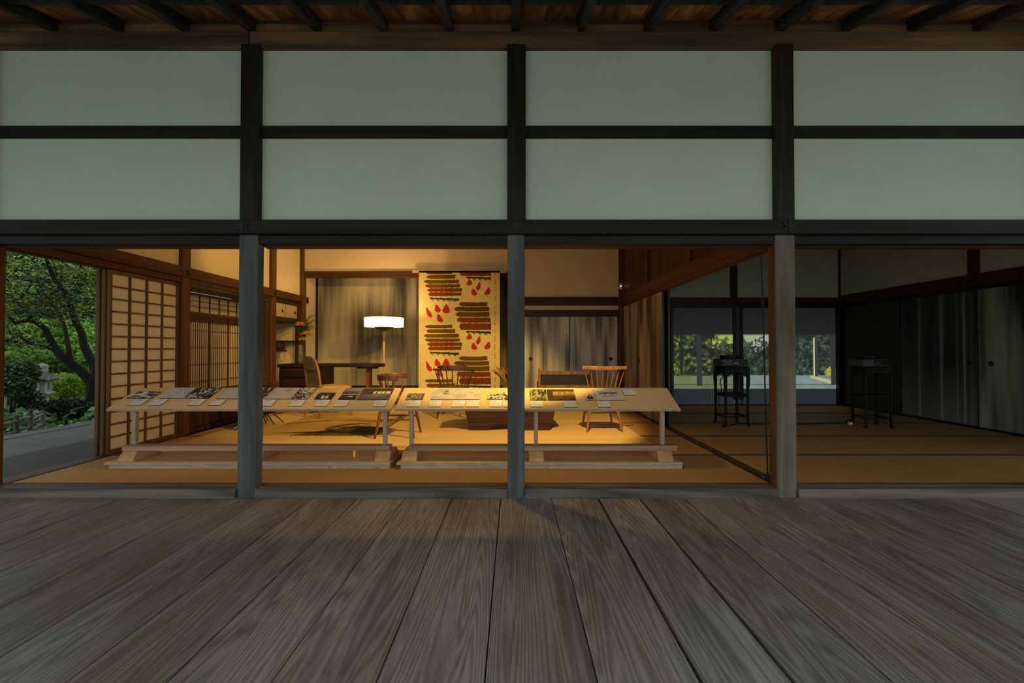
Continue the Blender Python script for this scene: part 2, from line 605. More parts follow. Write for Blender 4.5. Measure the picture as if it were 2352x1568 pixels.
def glow_slide_mat():
    """white wall panel whose slide picture glows by painted emission, unlit by the projectors"""
    t = NT('glowing_slide_panel')
    n = t.noise(t.coords((1, 1, 1)), 3.0, 3.0)
    t.col(t.ramp(n, [(0.3, (0.12, 0.128, 0.126)), (0.7, (0.135, 0.143, 0.14))])).rough(0.9, 0.1)
    a = t.n('ShaderNodeAttribute', attribute_name='Col')
    t.l(a.outputs['Color'], t.b.inputs['Emission Color'])
    t.b.inputs['Emission Strength'].default_value = 1.0  # panel glows by itself in place of the projectors' light
    return t.m


M['painted_projection'] = glow_slide_mat()


def painted_grid(name, P00, P10, P01, nx, ny, func, mat, parent):
    """flat printed surface: corner P00, edges to P10 (u) and P01 (v); func(u, v) -> linear rgb"""
    u, v = np.meshgrid(np.linspace(0, 1, nx), np.linspace(0, 1, ny))
    u, v = u.ravel(), v.ravel()
    P00, P10, P01 = (np.array(p, dtype=float) for p in (P00, P10, P01))
    co = P00 + u[:, None] * (P10 - P00) + v[:, None] * (P01 - P00)
    i, j = np.meshgrid(np.arange(nx - 1), np.arange(ny - 1))
    a = (j * nx + i).ravel()
    quads = np.stack([a, a + 1, a + nx + 1, a + nx], 1)
    me = bpy.data.meshes.new(name)
    me.from_pydata(co.tolist(), [], quads.tolist())
    rgb = func(u, v)
    at = me.color_attributes.new('Col', 'FLOAT_COLOR', 'POINT')
    at.data.foreach_set('color', np.concatenate([rgb, np.ones((len(u), 1))], 1).astype(np.float32).ravel())
    me.update()
    return link(name, me, mat, parent)


def vnoise(u, v, sx, sy, seed, octaves=3):
    """value noise in numpy"""
    out = np.zeros_like(u)
    amp, tot = 1.0, 0.0
    for o in range(octaves):
        r = np.random.default_rng(seed + 101 * o)
        gx, gy = int(sx * 2 ** o) + 3, int(sy * 2 ** o) + 3
        g = r.random((gy, gx))
        x, y = np.clip(u, 0, 1) * (gx - 2), np.clip(v, 0, 1) * (gy - 2)
        x0, y0 = x.astype(int), y.astype(int)
        fx, fy = x - x0, y - y0
        fx, fy = fx * fx * (3 - 2 * fx), fy * fy * (3 - 2 * fy)
        x1, y1 = np.minimum(x0 + 1, gx - 1), np.minimum(y0 + 1, gy - 1)
        out += amp * ((g[y0, x0] * (1 - fx) + g[y0, x1] * fx) * (1 - fy) + (g[y1, x0] * (1 - fx) + g[y1, x1] * fx) * fy)
        tot += amp
        amp *= 0.55
    return out / tot


def fall_fn(seed, dark, light, fx=10, bias=0.0, mist=0.35, streaks=None, gain=2.2, top=0.0):
    """generic ink-wash falling water: vertical streaks that soften into mist at the foot"""
    dark, light = np.array(dark), np.array(light)

    def fn(u, v):
        a = vnoise(u, v, fx, 1.0, seed, 1)
        b = vnoise(u, v, fx * 4, 1.6, seed + 1, 2)
        d = vnoise(u, v, fx * 14, 3.0, seed + 2, 2)
        f = np.clip((0.62 * a + 0.30 * b + 0.12 * d - 0.50 + bias) * gain + 0.35, 0, 1)
        if streaks is not None:
            f = f * 0.12
            for (c0, w0, st) in streaks:
                wob = 0.012 * (vnoise(u * 0 + 0.5, v, 2, 6, seed + int(c0 * 97), 2) - 0.5)
                wd = w0 * (0.55 + 0.75 * np.clip(v - 0.35, 0, 1) + 0.6 * np.clip(0.22 - v, 0, 1))
                f = np.maximum(f, st * np.exp(-((u - c0 - wob) / wd) ** 2) * (0.75 + 0.5 * d) * np.clip(1.25 - 0.5 * v, 0, 1))
        f = np.clip(f + mist * np.clip(0.44 - v, 0, 1) * (1.4 + 0.6 * b) - top * np.clip(v - 0.8, 0, 1), 0, 1)
        return dark + f[:, None] * (light - dark)
    return fn


# ================================================================== STRUCTURE
YP = 3.39        # front face of the posts
YB = 8.42        # back wall of the rooms
XL = -3.78       # inner face of the left wall
XP = 1.955       # partition between the rooms
XR = 5.82        # inner face of the dark room's right wall
DECK_Z = -0.062


# ---- ground and garden floor
g = box('ground', -60, 60, -40, 70, -0.85, -0.62, M['moss'])
tag(g, 'mossy green garden ground around the house', kind='structure')

gv = box('ground', -26, 26, -34, -1.9, -0.62, -0.56, M['reflector'])  # unseen slab added to throw bounce light up onto the plaster
tag(gv, 'unseen pale gravel court in front of the veranda', kind='structure')

# ---- front veranda: wide boards running away from the viewer
fl = empty('floor', 'weathered grey-brown veranda boards in the foreground', kind='structure')
xs = [-1.43, -1.11, -0.774, -0.44, -0.093, 0.268, 0.600, 0.896, 1.21]
w = 0.34
left = [xs[0] - w * k for k in range(16, 0, -1)]
right = [xs[-1] + w * k for k in range(1, 15)]
xs = left + xs + right
for k in range(len(xs) - 1):
    gap = 0.0022
    gl = 0.0085 if abs(xs[k] - 0.600) < 0.02 or abs(xs[k] - 0.896) < 0.02 else gap
    gr = 0.0085 if abs(xs[k + 1] - 0.600) < 0.02 or abs(xs[k + 1] - 0.896) < 0.02 else gap
    dz = random.uniform(-0.002, 0.0015)
    b = box('floor_board', xs[k] + gl, xs[k + 1] - gr, -1.6, 3.50, DECK_Z - 0.05 + dz, DECK_Z + dz, M['deck'], fl, 0.004)
    b.rotation_euler.z = random.uniform(-0.0008, 0.0008)
box('joist', -7.2, 6.2, 0.9, 1.0, DECK_Z - 0.20, DECK_Z - 0.055, M['dark_x'], fl)
box('joist', -7.2, 6.2, -1.4, -1.3, DECK_Z - 0.20, DECK_Z - 0.055, M['dark_x'], fl)
box('joist', -7.2, 6.2, 3.2, 3.3, DECK_Z - 0.20, DECK_Z - 0.055, M['dark_x'], fl)
box('underfloor', -7.2, 6.2, -1.5, 3.5, DECK_Z - 0.26, DECK_Z - 0.205, M['dark_x'], fl)

# ---- side veranda to the left, boards at right angles
fs = empty('floor', 'blue-grey side veranda deck outside the open shoji', kind='structure')
y = 3.52
while y < 11.0:
    box('deck_board', -5.90, -3.90, y + 0.003, y + 0.297, DECK_Z - 0.05, DECK_Z + random.uniform(-0.001, 0.001), M['deck_x'], fs, 0.003)
    y += 0.30
for (a, b) in ((3.52, 7.2), (7.2, 11.0)):
    box('edge_beam', -6.20, -5.915, a, b - 0.004, DECK_Z - 0.16, DECK_Z + 0.004, M['deck_x'], fs, 0.006)

# ---- tatami
ft = empty('floor', 'straw tatami matting inside both rooms', kind='structure')


def mat_piece(x0, x1, y0, y1):
    p = box_s('tatami_mat', x0 + .002, x1 - .002, y0 + .002, y1 - .002, -0.05, 0.0, M['tatami'], ft, 0.004)
    long_x = (x1 - x0) > (y1 - y0)
    for s in (0, 1):
        if long_x:
            yy = (y0 + .001, y0 + .031) if s == 0 else (y1 - .031, y1 - .001)
            box_s('border_cloth', x0 + .003, x1 - .003, yy[0], yy[1], -0.003, 0.0012, M['heri'], ft)
        else:
            xx = (x0 + .001, x0 + .031) if s == 0 else (x1 - .031, x1 - .001)
            box_s('border_cloth', xx[0], xx[1], y0 + .003, y1 - .003, -0.003, 0.0012, M['heri'], ft)


rows = [3.50 + 0.955 * k for k in range(6)]
rows[-1] = 8.36
for r in range(5):
    for k in range(3):
        mat_piece(XL + 0.03 + 1.905 * k, XL + 0.03 + 1.905 * (k + 1) - (0.06 if k == 2 else 0), rows[r], rows[r + 1])
    for k in range(2):
        mat_piece(2.02 + 1.90 * k, 2.02 + 1.90 * (k + 1), rows[r], rows[r + 1])
box('subfloor', -4.9, 6.0, 3.5, 9.4, -0.22, -0.052, M['dark_x'], ft)

# ---- front wall
wf = empty('wall_front', 'timber framed front wall with open bays below pale plaster panels', kind='structure')
ZR0, ZR1 = W(1180, 317, 3.43).z, W(1180, 288, 3.424).z
ZK0, ZK1 = W(1180, 114, 3.425).z, W(1180, 71, 3.405).z
PX = [-3.85, -1.911, 0.017, 1.955, 3.89, 5.83]
PW = [0.14, 0.136, 0.122, 0.142, 0.14, 0.14]
posts = []
for k, (x, wd_) in enumerate(zip(PX, PW)):
    m = M['post_pale'] if k == 3 else M['post_grey']
    p = box('post', x - wd_ / 2, x + wd_ / 2, YP, YP + 0.09, DECK_Z - 0.02, 1.86, m, wf, 0.006)
    if k == 3:
        p['label'] = 'pale weathered post with brown stains'
    posts.append(p)
    up = box('upper_post', x - 0.067 + 0.003, x + 0.067 + 0.003, YP - 0.004, YP + 0.13, 1.90, ZK0 + 0.02, M['dark_z'], wf, 0.004)
# red-brown jambs seen beside the posts
for x0, x1, y1 in ((1.878, 1.8865, 3.482), (-3.783, -3.774, 3.505)):
    box('jamb', x0, x1, YP + 0.015, y1, 0.002, 1.754, M['red_z'], wf, 0.002)
beam = box('beam', -4.1, 6.1, 3.345, 3.42, 1.815, 1.917, M['dark_x'], wf, 0.004)
beam['label'] = 'dark long beam with iron nail covers'
for k in range(5):
    a, b = PX[k] + PW[k] / 2, PX[k + 1] - PW[k + 1] / 2
    box('lintel', a - 0.01, b + 0.01, 3.405, 3.47, 1.755, 1.83, M['dark_x'], wf, 0.003)
    for j, yy in enumerate((3.47, 3.505)):
        box('lintel_groove_strip', a, b, yy, yy + 0.028, 1.746 - 0.002 * j, 1.83, M['red_x'], wf, 0.002)
    box('sill', a, b, 3.368, 3.43, DECK_Z - 0.02, 0.002, M['sill'], wf, 0.004)
    for j, yy in enumerate((3.434, 3.458, 3.482)):
        box('sill_track', a, b, yy, yy + 0.018, -0.05, 0.001, M['sill'], wf, 0.002)
    # upper wall between posts
    a2, b2 = PX[k] + 0.065, PX[k + 1] - 0.058
    box('plaster_panel', a2, b2, 3.44, 3.50, 1.90, 2.535, M['plaster_out'], wf)
    box('rail', a2, b2, 3.424, 3.50, ZR0, ZR1, M['dark_x'], wf, 0.003)
    box('plaster_panel', a2, b2, 3.44, 3.50, 2.59, 3.24, M['plaster_out'], wf)


def nail_cover(x, y, z, parent, axis='y', r=0.05):
    m = MB()
    n = 6
    for k in range(n):
        a = k * 2 * math.pi / n + math.pi / 2
        t1, t2 = a - 0.33, a + 0.33
        poly = [(0.012 * math.cos(a - 1), 0.012 * math.sin(a - 1)), (r * .72 * math.cos(t1), r * .72 * math.sin(t1)), (r * math.cos(a), r * math.sin(a)), (r * .72 * math.cos(t2), r * .72 * math.sin(t2)), (0.012 * math.cos(a + 1), 0.012 * math.sin(a + 1))]
        m.prism(poly, axis, 0, 0.008)
    m.prism([(0.02 * math.cos(t * .785), 0.02 * math.sin(t * .785)) for t in range(8)], axis, -0.008, 0.009)
    return m.build('nail_cover', M['iron'], parent, loc=(x, y, z))


for x in (-1.93, 0.02, 1.96):
    bc = Vector(beam.location)
    nail_cover(x - bc.x, 3.337 - bc.y, 1.868 - bc.z, beam)

# ---- eaves: beam, blocking, rafters, soffit boards
ce = empty('ceiling', 'dark rafters and orange-brown boards under the eaves', kind='structure')
for a, b in ((-8.0, -1.93), (-1.925, 6.3)):
    box('eaves_beam', a, b, 3.405, 3.52, ZK0, ZK1, M['keta'], ce, 0.006)
SL = 0.267


def roof_z(yy):
    return ZK1 + 0.004 + SL * (yy - 3.41)


YE = -0.1
RX = [0.014 + 0.4825 * k for k in range(-16, 13)]
for k in range(len(RX) - 1):
    box_s('blocking_board', RX[k] + 0.03, RX[k + 1] - 0.03, 3.425, 3.45, ZK1, ZK1 + 0.063, M['keta'], ce)
    box_s('blocking_board', RX[k] + 0.03, RX[k + 1] - 0.03, 3.44, 3.465, ZK1 + 0.065, ZK1 + 0.125, M['keta'], ce)
raf_me = None
for x in RX:
    if raf_me is None:
        y0, y1 = YE, 3.45
        m = MB().prism([(y0 - y0, roof_z(y0) - 3.0), (y1 - y0, roof_z(y1) - 3.0), (y1 - y0, roof_z(y1) + 0.088 - 3.0), (y0 - y0, roof_z(y0) + 0.088 - 3.0)], 'x', -0.028, 0.028)
        o = m.build('rafter', M['rafter'], ce, bevel=0.003, loc=(x, y0, 3.0))
        raf_me = o.data
    else:
        link('rafter', raf_me, None, ce, (x, YE, 3.0))
xx = -8.1
while xx < 6.2:
    wid = random.choice((0.16, 0.19, 0.22))
    y0, y1 = YE - 0.1, 3.5
    m = MB().prism([(y0, roof_z(y0) + 0.090), (y1, roof_z(y1) + 0.090), (y1, roof_z(y1) + 0.108), (y0, roof_z(y0) + 0.108)], 'x', 0.0, wid - 0.002)
    m.build('soffit_board', M['soffit'], ce, loc=(xx, 0, 0))
    xx += wid
for yy in (3.06, 2.3, 1.5, 0.7, -0.1):
    zt = roof_z(yy) + 0.089
    m = MB().prism([(yy, zt - 0.040), (yy + 0.05, zt - 0.040 + SL * 0.05), (yy + 0.05, zt + SL * 0.05), (yy, zt)], 'x', -8.0, 6.2)
    m.build('batten', M['rafter'], ce)
m = MB().prism([(YE - .2, roof_z(YE - .2) + 0.11), (3.6, roof_z(3.6) + 0.11), (3.6, roof_z(3.6) + 0.2), (YE - .2, roof_z(YE - .2) + 0.2)], 'x', -8.2, 6.3)
m.build('roof_deck', M['dark_x'], ce)
# roof over the side veranda
m = MB().prism([(-6.75, 2.62), (-3.9, 3.38), (-3.9, 3.50), (-6.75, 2.74)], 'y', 3.6, 12.0)
m.build('side_roof', M['dark_x'], ce)

# ---- room ceiling
cr = empty('ceiling', 'wooden board ceiling over the rooms', kind='structure')
box('ceiling_board', -4.6, 6.0, 3.45, 9.3, 3.0, 3.06, wood('pale_cedar_ceiling', (0.34, 0.22, 0.12), (0.52, 0.36, 0.21), 'x', 20, 0.6, 0.1, 4.0), cr)
box('roof_slab', -4.6, 6.2, 3.4, 9.5, 3.45, 3.60, M['dark_x'], cr)
box('attic_wall', -4.6, 6.2, 9.3, 9.4, 3.0, 3.50, M['dark_x'], cr)

# ---- left wall
wl = empty('wall_left', 'left wall with cream plaster above a red-brown rail', kind='structure')
for yc in (5.43, 7.42):
    box('post', XL - 0.13, XL + 0.012, yc - 0.072, yc + 0.072, 0.0, 3.0, M['red_z'], wl, 0.004)
nl = box('beam', XL - 0.03, XL + 0.032, 3.50, 8.62, 1.815, 1.932, M['red_y'], wl, 0.003)
nl['label'] = 'long red-brown rail running along the wall'
for yy in (5.43, 7.42, 8.58):
    c = Vector(nl.location)
    nail_cover(XL + 0.034 - c.x, yy - c.y, 1.872 - c.z, nl, 'x', 0.036)
box('lintel', XL - 0.13, XL + 0.005, 3.52, 5.36, 1.752, 1.815, M['red_y'], wl, 0.003)
box('lintel_groove_strip', XL - 0.09, XL - 0.03, 3.52, 5.36, 1.742, 1.755, M['red_y'], wl)
box('sill', XL - 0.16, XL + 0.02, 3.52, 5.36, -0.06, 0.002, M['sill_y'], wl, 0.003)
for a, b in ((3.50, 5.36), (5.50, 7.35), (7.49, 8.42)):
    box('plaster_panel', XL - 0.09, XL - 0.03, a, b, 1.92, 3.0, M['plaster_in'], wl)
box('outer_wall', XL - 0.16, XL - 0.10, 3.45, 9.3, 1.83, 3.1, M['plaster_grey'], wl)
# writing bay between the posts
box('lintel', XL - 0.12, XL, 5.50, 7.35, 1.76, 1.815, M['brown_dark'], wl)
box('bay_header', -4.14, XL, 5.50, 7.35, 1.725, 1.765, M['brown_dark'], wl)
box('bay_shelf', -4.12, XL, 5.50, 7.35, 0.42, 0.46, M['brown_dark'], wl, 0.003)
box('bay_end', -4.12, XL - 0.02, 7.20, 7.35, 0.0, 1.76, M['brown_dark'], wl)
box('bay_end', -4.12, XL - 0.06, 5.50, 5.515, 0.0, 1.76, M['brown_dark'], wl)
for k in range(5):
    a = 5.52 + 0.335 * k
    box_s('dado_panel', XL - 0.07, XL - 0.05, a + 0.015, a + 0.32, 0.06, 0.41, M['brown_dark'], wl, 0.003)
    box_s('dado_stile', XL - 0.075, XL - 0.035, a - 0.012, a + 0.012, 0.0, 0.42, M['brown_dark'], wl)
box('dado_rail', XL - 0.075, XL - 0.035, 5.52, 7.2, 0.0, 0.05, M['brown_dark'], wl)
box('outer_wall', -4.22, -4.16, 5.45, 9.3, -0.1, 1.2, M['plaster_grey'], wl)
# shelf alcove
box('alcove_back', -4.40, -4.34, 7.35, 8.60, 0.0, 1.85, M['plaster_in'], wl)
box('alcove_floor', -4.36, XL - 0.03, 7.49, 8.50, -0.03, 0.10, M['brown_dark'], wl)
box('alcove_end', -4.40, XL - 0.08, 8.44, 8.52, 0.0, 1.80, M['plaster_in'], wl)
box('alcove_end', -4.40, XL - 0.12, 7.36, 7.42, 0.0, 1.80, M['brown_dark'], wl)
box('alcove_post', XL - 0.09, XL + 0.0, 8.36, 8.46, 0.0, 1.815, M['brown_dark'], wl, 0.003)
box('cupboard_shelf', -4.34, XL - 0.03, 7.49, 8.38, 1.445, 1.52, M['brown_dark'], wl, 0.003)
box('cupboard_lintel', -4.34, XL - 0.03, 7.49, 8.38, 1.745, 1.815, M['brown_dark'], wl, 0.003)
for a, b, s in ((7.46, 7.915, 0), (7.925, 8.36, 1)):
    d = box('cupboard_door', XL - 0.075, XL - 0.055, a, b, 1.52, 1.745, M['tenbukuro'], wl, 0.002)
    box('door_edge', -0.004, 0.014, (b - a) / 2 - 0.012, (b - a) / 2, -0.112, 0.112, M['black_z'], d)
    MB().lathe([(0.001, 0.0), (0.024, 0.0), (0.024, 0.006), (0.001, 0.006)], 14).build('door_pull', M['iron'], d, loc=(0.010, (b - a) / 2 - 0.09, -0.01)).rotation_euler = (0, R(90), 0)
box('stagger_shelf', -4.34, -3.86, 7.95, 8.44, 1.105, 1.135, M['brown_dark'], wl, 0.003)
box('stagger_shelf', -4.34, -3.86, 7.49, 8.05, 0.945, 0.975, M['brown_dark'], wl, 0.003)
box('shelf_strut', -3.93, -3.89, 7.97, 8.03, 0.975, 1.105, M['brown_dark'], wl)

# ---- back wall, bright room
wb = empty('wall_back', 'back wall with cream plaster, picture alcove and waterfall painted panels', kind='structure')
# alcove (left two bays)
box('plaster_panel', XL, 0.02, YB, YB + 0.06, 2.37, 3.0, M['plaster_in'], wb)
box('alcove_lintel', XL, 0.02, YB - 0.03, YB + 0.09, 2.265, 2.375, M['red_x'], wb, 0.004)
box('corner_post', XL - 0.02, XL + 0.045, YB - 0.035, YB + 0.07, 0.0, 3.0, M['red_z'], wb, 0.004)
box('alcove_platform', XL, 0.02, YB - 0.02, 9.10, 0.02, 0.275, M['brown_dark'], wb, 0.004)
box('alcove_side', XL - 0.08, XL, YB + 0.07, 9.10, 0.27, 2.5, M['plaster_in'], wb)
box('alcove_ceiling', XL, 0.02, YB + 0.05, 9.10, 2.42, 2.47, M['red_x'], wb)
pa = box('painting_panel', XL + 0.02, -1.86, 9.03, 9.06, 0.29, 2.42, M['fusuma_a'], wb)
painted_grid('ink_painting', (XL + 0.036, 9.028, 0.296), (-1.862, 9.028, 0.296), (XL + 0.036, 9.028, 2.42), 300, 50, fall_fn(611, (0.05, 0.044, 0.036), (0.44, 0.40, 0.33), 6, 0.02, 0.95, None, 2.3), M['print'], wb)
painted_grid('ink_painting', (-1.844, 9.028, 0.296), (0.0, 9.028, 0.296), (-1.844, 9.028, 2.42), 300, 50, fall_fn(631, (0.045, 0.038, 0.030), (0.40, 0.36, 0.29), 6, -0.03, 0.7, None, 2.3), M['print'], wb)
pb = box('painting_panel', -1.845, 0.02, 9.03, 9.06, 0.29, 2.42, M['fusuma_a'], wb)
box('panel_edge', XL, XL + 0.035, 9.00, 9.06, 0.28, 2.42, M['black_z'], wb)
box('panel_edge', XL, 0.02, 9.00, 9.06, 0.275, 0.295, M['black_z'], wb)
box('alcove_side', 0.0, 0.06, YB + 0.07, 9.10, 0.27, 2.5, M['plaster_in'], wb)
box('alcove_post', -0.03, 0.07, YB - 0.04, YB + 0.08, 0.0, 3.0, M['red_z'], wb, 0.004)
# right bay
box('plaster_panel', 0.05, XP, YB, YB + 0.06, 1.90, 3.0, M['plaster_in'], wb)
box('rail', 0.05, XP, YB - 0.035, YB + 0.05, 1.762, 1.915, M['red_x'], wb, 0.003)
box('plaster_strip', 0.05, XP - 0.09, YB, YB + 0.05, 1.68, 1.77, M['plaster_in'], wb)
box('lintel', 0.05, XP - 0.09, YB - 0.03, YB + 0.05, 1.568, 1.685, M['red_x'], wb, 0.003)
box('corner_post', XP - 0.085, XP + 0.03, YB - 0.05, YB + 0.07, 0.0, 3.0, M['red_z'], wb, 0.004)
box('outer_wall', -4.5, 2.0, 9.12, 9.2, -0.1, 3.2, M['plaster_grey'], wb)
box('sill', 0.05, XP - 0.08, YB - 0.04, YB + 0.04, -0.02, 0.02, M['red_x'], wb)


def pull(parent, x, y, z, axis):
    m = MB().lathe([(0.001, 0.0), (0.032, 0.0), (0.034, 0.005), (0.026, 0.008), (0.001, 0.004)], 18)
    o = m.build('door_pull', M['iron'], parent, loc=(x, y, z))
    o.rotation_euler = (R(90), 0, 0) if axis == 'y' else (0, R(-90), 0)
    return o


def fusuma(name, label, x0, x1, y0, y1, z0, z1, mat, pull_at=None, art=None):
    """papered sliding door in a black lacquer edge; thin axis found from the box"""
    along_x = (x1 - x0) > (y1 - y0)
    cx, cy, cz = (x0 + x1) / 2, (y0 + y1) / 2, (z0 + z1) / 2
    d = empty(name, label, loc=(cx, cy, z0), kind='structure')
    H = z1 - z0
    if along_x:
        hw, t = (x1 - x0) / 2, (y1 - y0) / 2
        box('painted_paper', -hw + .012, hw - .012, -t + .004, t - .004, 0.012, H - 0.006, mat, d)
        if art:
            painted_grid('ink_painting', (-hw + .013, -t + .003, 0.014), (hw - .013, -t + .003, 0.014), (-hw + .013, -t + .003, H - 0.007), 220, 40, art, M['print'], d)
        for s in (-1, 1):
            box('door_edge', s * hw - (0.014 if s > 0 else 0), s * hw + (0 if s > 0 else 0.014), -t, t, 0, H, M['black_z'], d)
        box('bottom_edge', -hw, hw, -t, t, 0, 0.016, M['black_z'], d)
        if pull_at:
            pull(d, pull_at[0] - cx, -t + 0.004, pull_at[2] - z0, 'y')
    else:
        hw, t = (y1 - y0) / 2, (x1 - x0) / 2
        box('painted_paper', -t + .004, t - .004, -hw + .012, hw - .012, 0.012, H - 0.006, mat, d)
        if art:
            painted_grid('ink_painting', (-t + .003, hw - .013, 0.014), (-t + .003, -hw + .013, 0.014), (-t + .003, hw - .013, H - 0.007), 220, 40, art, M['print'], d)
        for s in (-1, 1):
            box('door_edge', -t, t, s * hw - (0.014 if s > 0 else 0), s * hw + (0 if s > 0 else 0.014), 0, H, M['black_z'], d)
        box('bottom_edge', -t, t, -hw, hw, 0, 0.016, M['black_z'], d)
        if pull_at:
            pull(d, -t + 0.004, pull_at[1] - cy, pull_at[2] - z0, 'x')
    return d


fusuma('door_1', 'grey waterfall sliding door on the back wall beside the hanging textile', 0.07, 1.00, YB - 0.01, YB + 0.02, 0.02, 1.57, M['fusuma_b'], (0.30, 0, 0.815), fall_fn(401, (0.15, 0.14, 0.115), (0.66, 0.62, 0.53), 7, 0.10, 0.25))
fusuma('door_2', 'grey waterfall sliding door on the back wall behind the golden chair', 0.985, XP - 0.09, YB + 0.022, YB + 0.05, 0.02, 1.57, M['fusuma_b'], (1.735, 0, 0.815), fall_fn(431, (0.15, 0.14, 0.115), (0.66, 0.62, 0.53), 7, 0.10, 0.25))

# ---- partition between the rooms
wp = empty('wall_right', 'partition with carved dark red transom above an open sliding track', kind='structure')
box('beam', XP - 0.055, XP + 0.05, 3.53, YB - 0.05, 1.815, 1.932, M['red_y'], wp, 0.003)
box('lintel', XP - 0.045, XP + 0.05, 3.53, YB - 0.05, 1.752, 1.818, M['red_y'], wp, 0.003)
box('lintel_groove_strip', XP - 0.02, XP + 0.02, 3.53, YB - 0.05, 1.742, 1.755, M['red_y'], wp)
for yc in (3.54, 5.17, 6.80, 8.36):
    box('transom_stile', XP - 0.04, XP + 0.04, yc - 0.035, yc + 0.035, 1.93, 3.0, M['red_z'], wp, 0.003)
for a, b in ((3.575, 5.135), (5.205, 6.765), (6.835, 8.325)):
    n = 8
    for k in range(n):
        s = (b - a) / n
        box('transom_board', XP - 0.012, XP + 0.012, a + s * k + 0.002, a + s * (k + 1) - 0.002, 1.93, 3.0, M['transom'], wp, 0.002)
    box('transom_frame', XP - 0.022, XP + 0.022, a, b, 1.93, 1.965, M['red_y'], wp)
for k, dx in enumerate((-0.036, -0.009, 0.018)):
    box('floor_track', XP + dx, XP + dx + 0.020, 3.53, YB - 0.05, -0.05, 0.003, M['sill_y'], wp, 0.002)
fusuma('door_3', 'brown striped sliding door in the partition next to the back corner', XP - 0.012, XP + 0.012, 7.32, YB - 0.06, 0.005, 1.745, M['fusuma_c'], (0, 7.44, 0.815), fall_fn(455, (0.07, 0.05, 0.03), (0.44, 0.36, 0.25), 6, 0.0, 0.3))
fusuma('door_4', 'tan and brown striped sliding door in the partition beside the dark opening', XP - 0.042, XP - 0.015, 6.08, 7.33, 0.005, 1.745, M['fusuma_c'], (0, 7.20, 0.815), fall_fn(466, (0.09, 0.062, 0.035), (0.46, 0.38, 0.26), 5, -0.03, 0.3))
box('door_edge_black', XP + 0.016, XP + 0.045, 6.03, 6.98, 0.005, 1.745, M['black_z'], wp, 0.002)

# ---- dark room
wk = empty('wall_far', 'back wall of the dark room with grey plaster above black framed panels', kind='structure')
box('plaster_panel', XP + 0.03, XR, YB, YB + 0.06, 1.90, 3.0, M['plaster_grey'], wk)
box('rail', XP, XR, YB - 0.04, YB + 0.05, 1.805, 1.905, M['transom'], wk, 0.003)
box('lintel', XP, XR, YB - 0.035, YB + 0.05, 1.72, 1.806, M['black_z'], wk, 0.003)
box('upper_post', 3.86, 3.985, YB - 0.03, YB + 0.05, 1.90, 3.0, M['transom'], wk, 0.003)
box('sill', XP, XR, YB - 0.05, YB + 0.05, -0.02, 0.012, M['black_z'], wk)
box('outer_wall', 2.0, 6.1, YB + 0.10, YB + 0.18, -0.1, 3.2, M['plaster_grey'], wk)
box('post', 3.895, 3.945, YB - 0.05, YB + 0.03, 0.09, 1.73, M['black_z'], wk, 0.003)
box('post', 3.945, 4.015, YB - 0.035, YB + 0.03, 0.09, 1.73, plain('dim_grey_paint', (0.10, 0.105, 0.11), 0.7, 0.2), wk, 0.003)
box('post', 4.015, 4.07, YB - 0.05, YB + 0.03, 0.09, 1.73, M['black_z'], wk, 0.003)
box('post', 2.79, 2.835, YB - 0.05, YB + 0.03, 0.0, 1.73, M['black_z'], wk, 0.003)
box('side_panel', XP, 2.80, YB - 0.02, YB + 0.03, 0.0, 1.73, M['black_z'], wk)
box('corner_post', XR - 0.10, XR + 0.03, YB - 0.10, YB + 0.07, 0.0, 1.81, M['black_z'], wk, 0.003)
box('corner_strip', XR - 0.03, XR + 0.03, YB - 0.03, YB + 0.07, 1.81, 3.0, M['transom'], wk)

wr = empty('wall_side', 'right wall of the dark room with dim plaster over painted doors', kind='structure')
box('plaster_panel', XR, XR + 0.06, 3.50, YB, 1.92, 3.0, M['plaster_grey'], wr)
box('rail', XR - 0.035, XR + 0.05, 3.50, YB - 0.10, 1.785, 1.935, M['transom'], wr, 0.003)
box('lintel', XR - 0.03, XR + 0.05, 3.50, YB - 0.10, 1.735, 1.787, M['black_z'], wr)
box('upper_post', XR - 0.03, XR + 0.05, 5.88, 6.02, 1.93, 3.0, M['transom'], wr, 0.003)
box('sill', XR - 0.05, XR + 0.05, 3.50, YB - 0.10, -0.02, 0.012, M['black_z'], wr)
box('outer_wall', XR + 0.08, XR + 0.16, 3.4, 8.7, -0.1, 3.2, M['plaster_grey'], wr)
nail_cover(XR - 0.04, 5.95, 1.85, wr, 'x', 0.04)
fusuma('door_5', 'plain dark olive sliding door behind the far projector', XR - 0.012, XR + 0.018, 7.08, YB - 0.11, 0.012, 1.738, M['fusuma_plain'])
fusuma('door_6', 'dark sliding door painted with three thin white waterfalls', XR - 0.012, XR + 0.018, 5.90, 7.10, 0.012, 1.738, M['fusuma_d'], (0, 6.03, 0.815), fall_fn(501, (0.020, 0.020, 0.013), (0.30, 0.31, 0.28), 6, 0, 0.55, [(0.27, 0.022, 0.62), (0.57, 0.035, 0.62), (0.76, 0.02, 0.35), (0.845, 0.022, 0.85), (0.93, 0.03, 0.25)]))
fusuma('door_7', 'dark sliding door painted with broad pale waterfalls, cut by the right edge', XR - 0.045, XR - 0.015, 4.60, 5.89, 0.012, 1.738, waterfall('waterfall_ink_pale', (0.035, 0.035, 0.026), (0.19, 0.195, 0.170), 4.5, 1, 0, 0.52), (0, 5.72, 0.815), fall_fn(521, (0.028, 0.028, 0.020), (0.30, 0.31, 0.27), 5, 0.0, 0.45))
fusuma('door_8', 'dark sliding door beside the front opening of the dark room', XR - 0.012, XR + 0.018, 3.52, 4.62, 0.012, 1.738, M['fusuma_d'])

# projected pictures, painted as emission on the panels


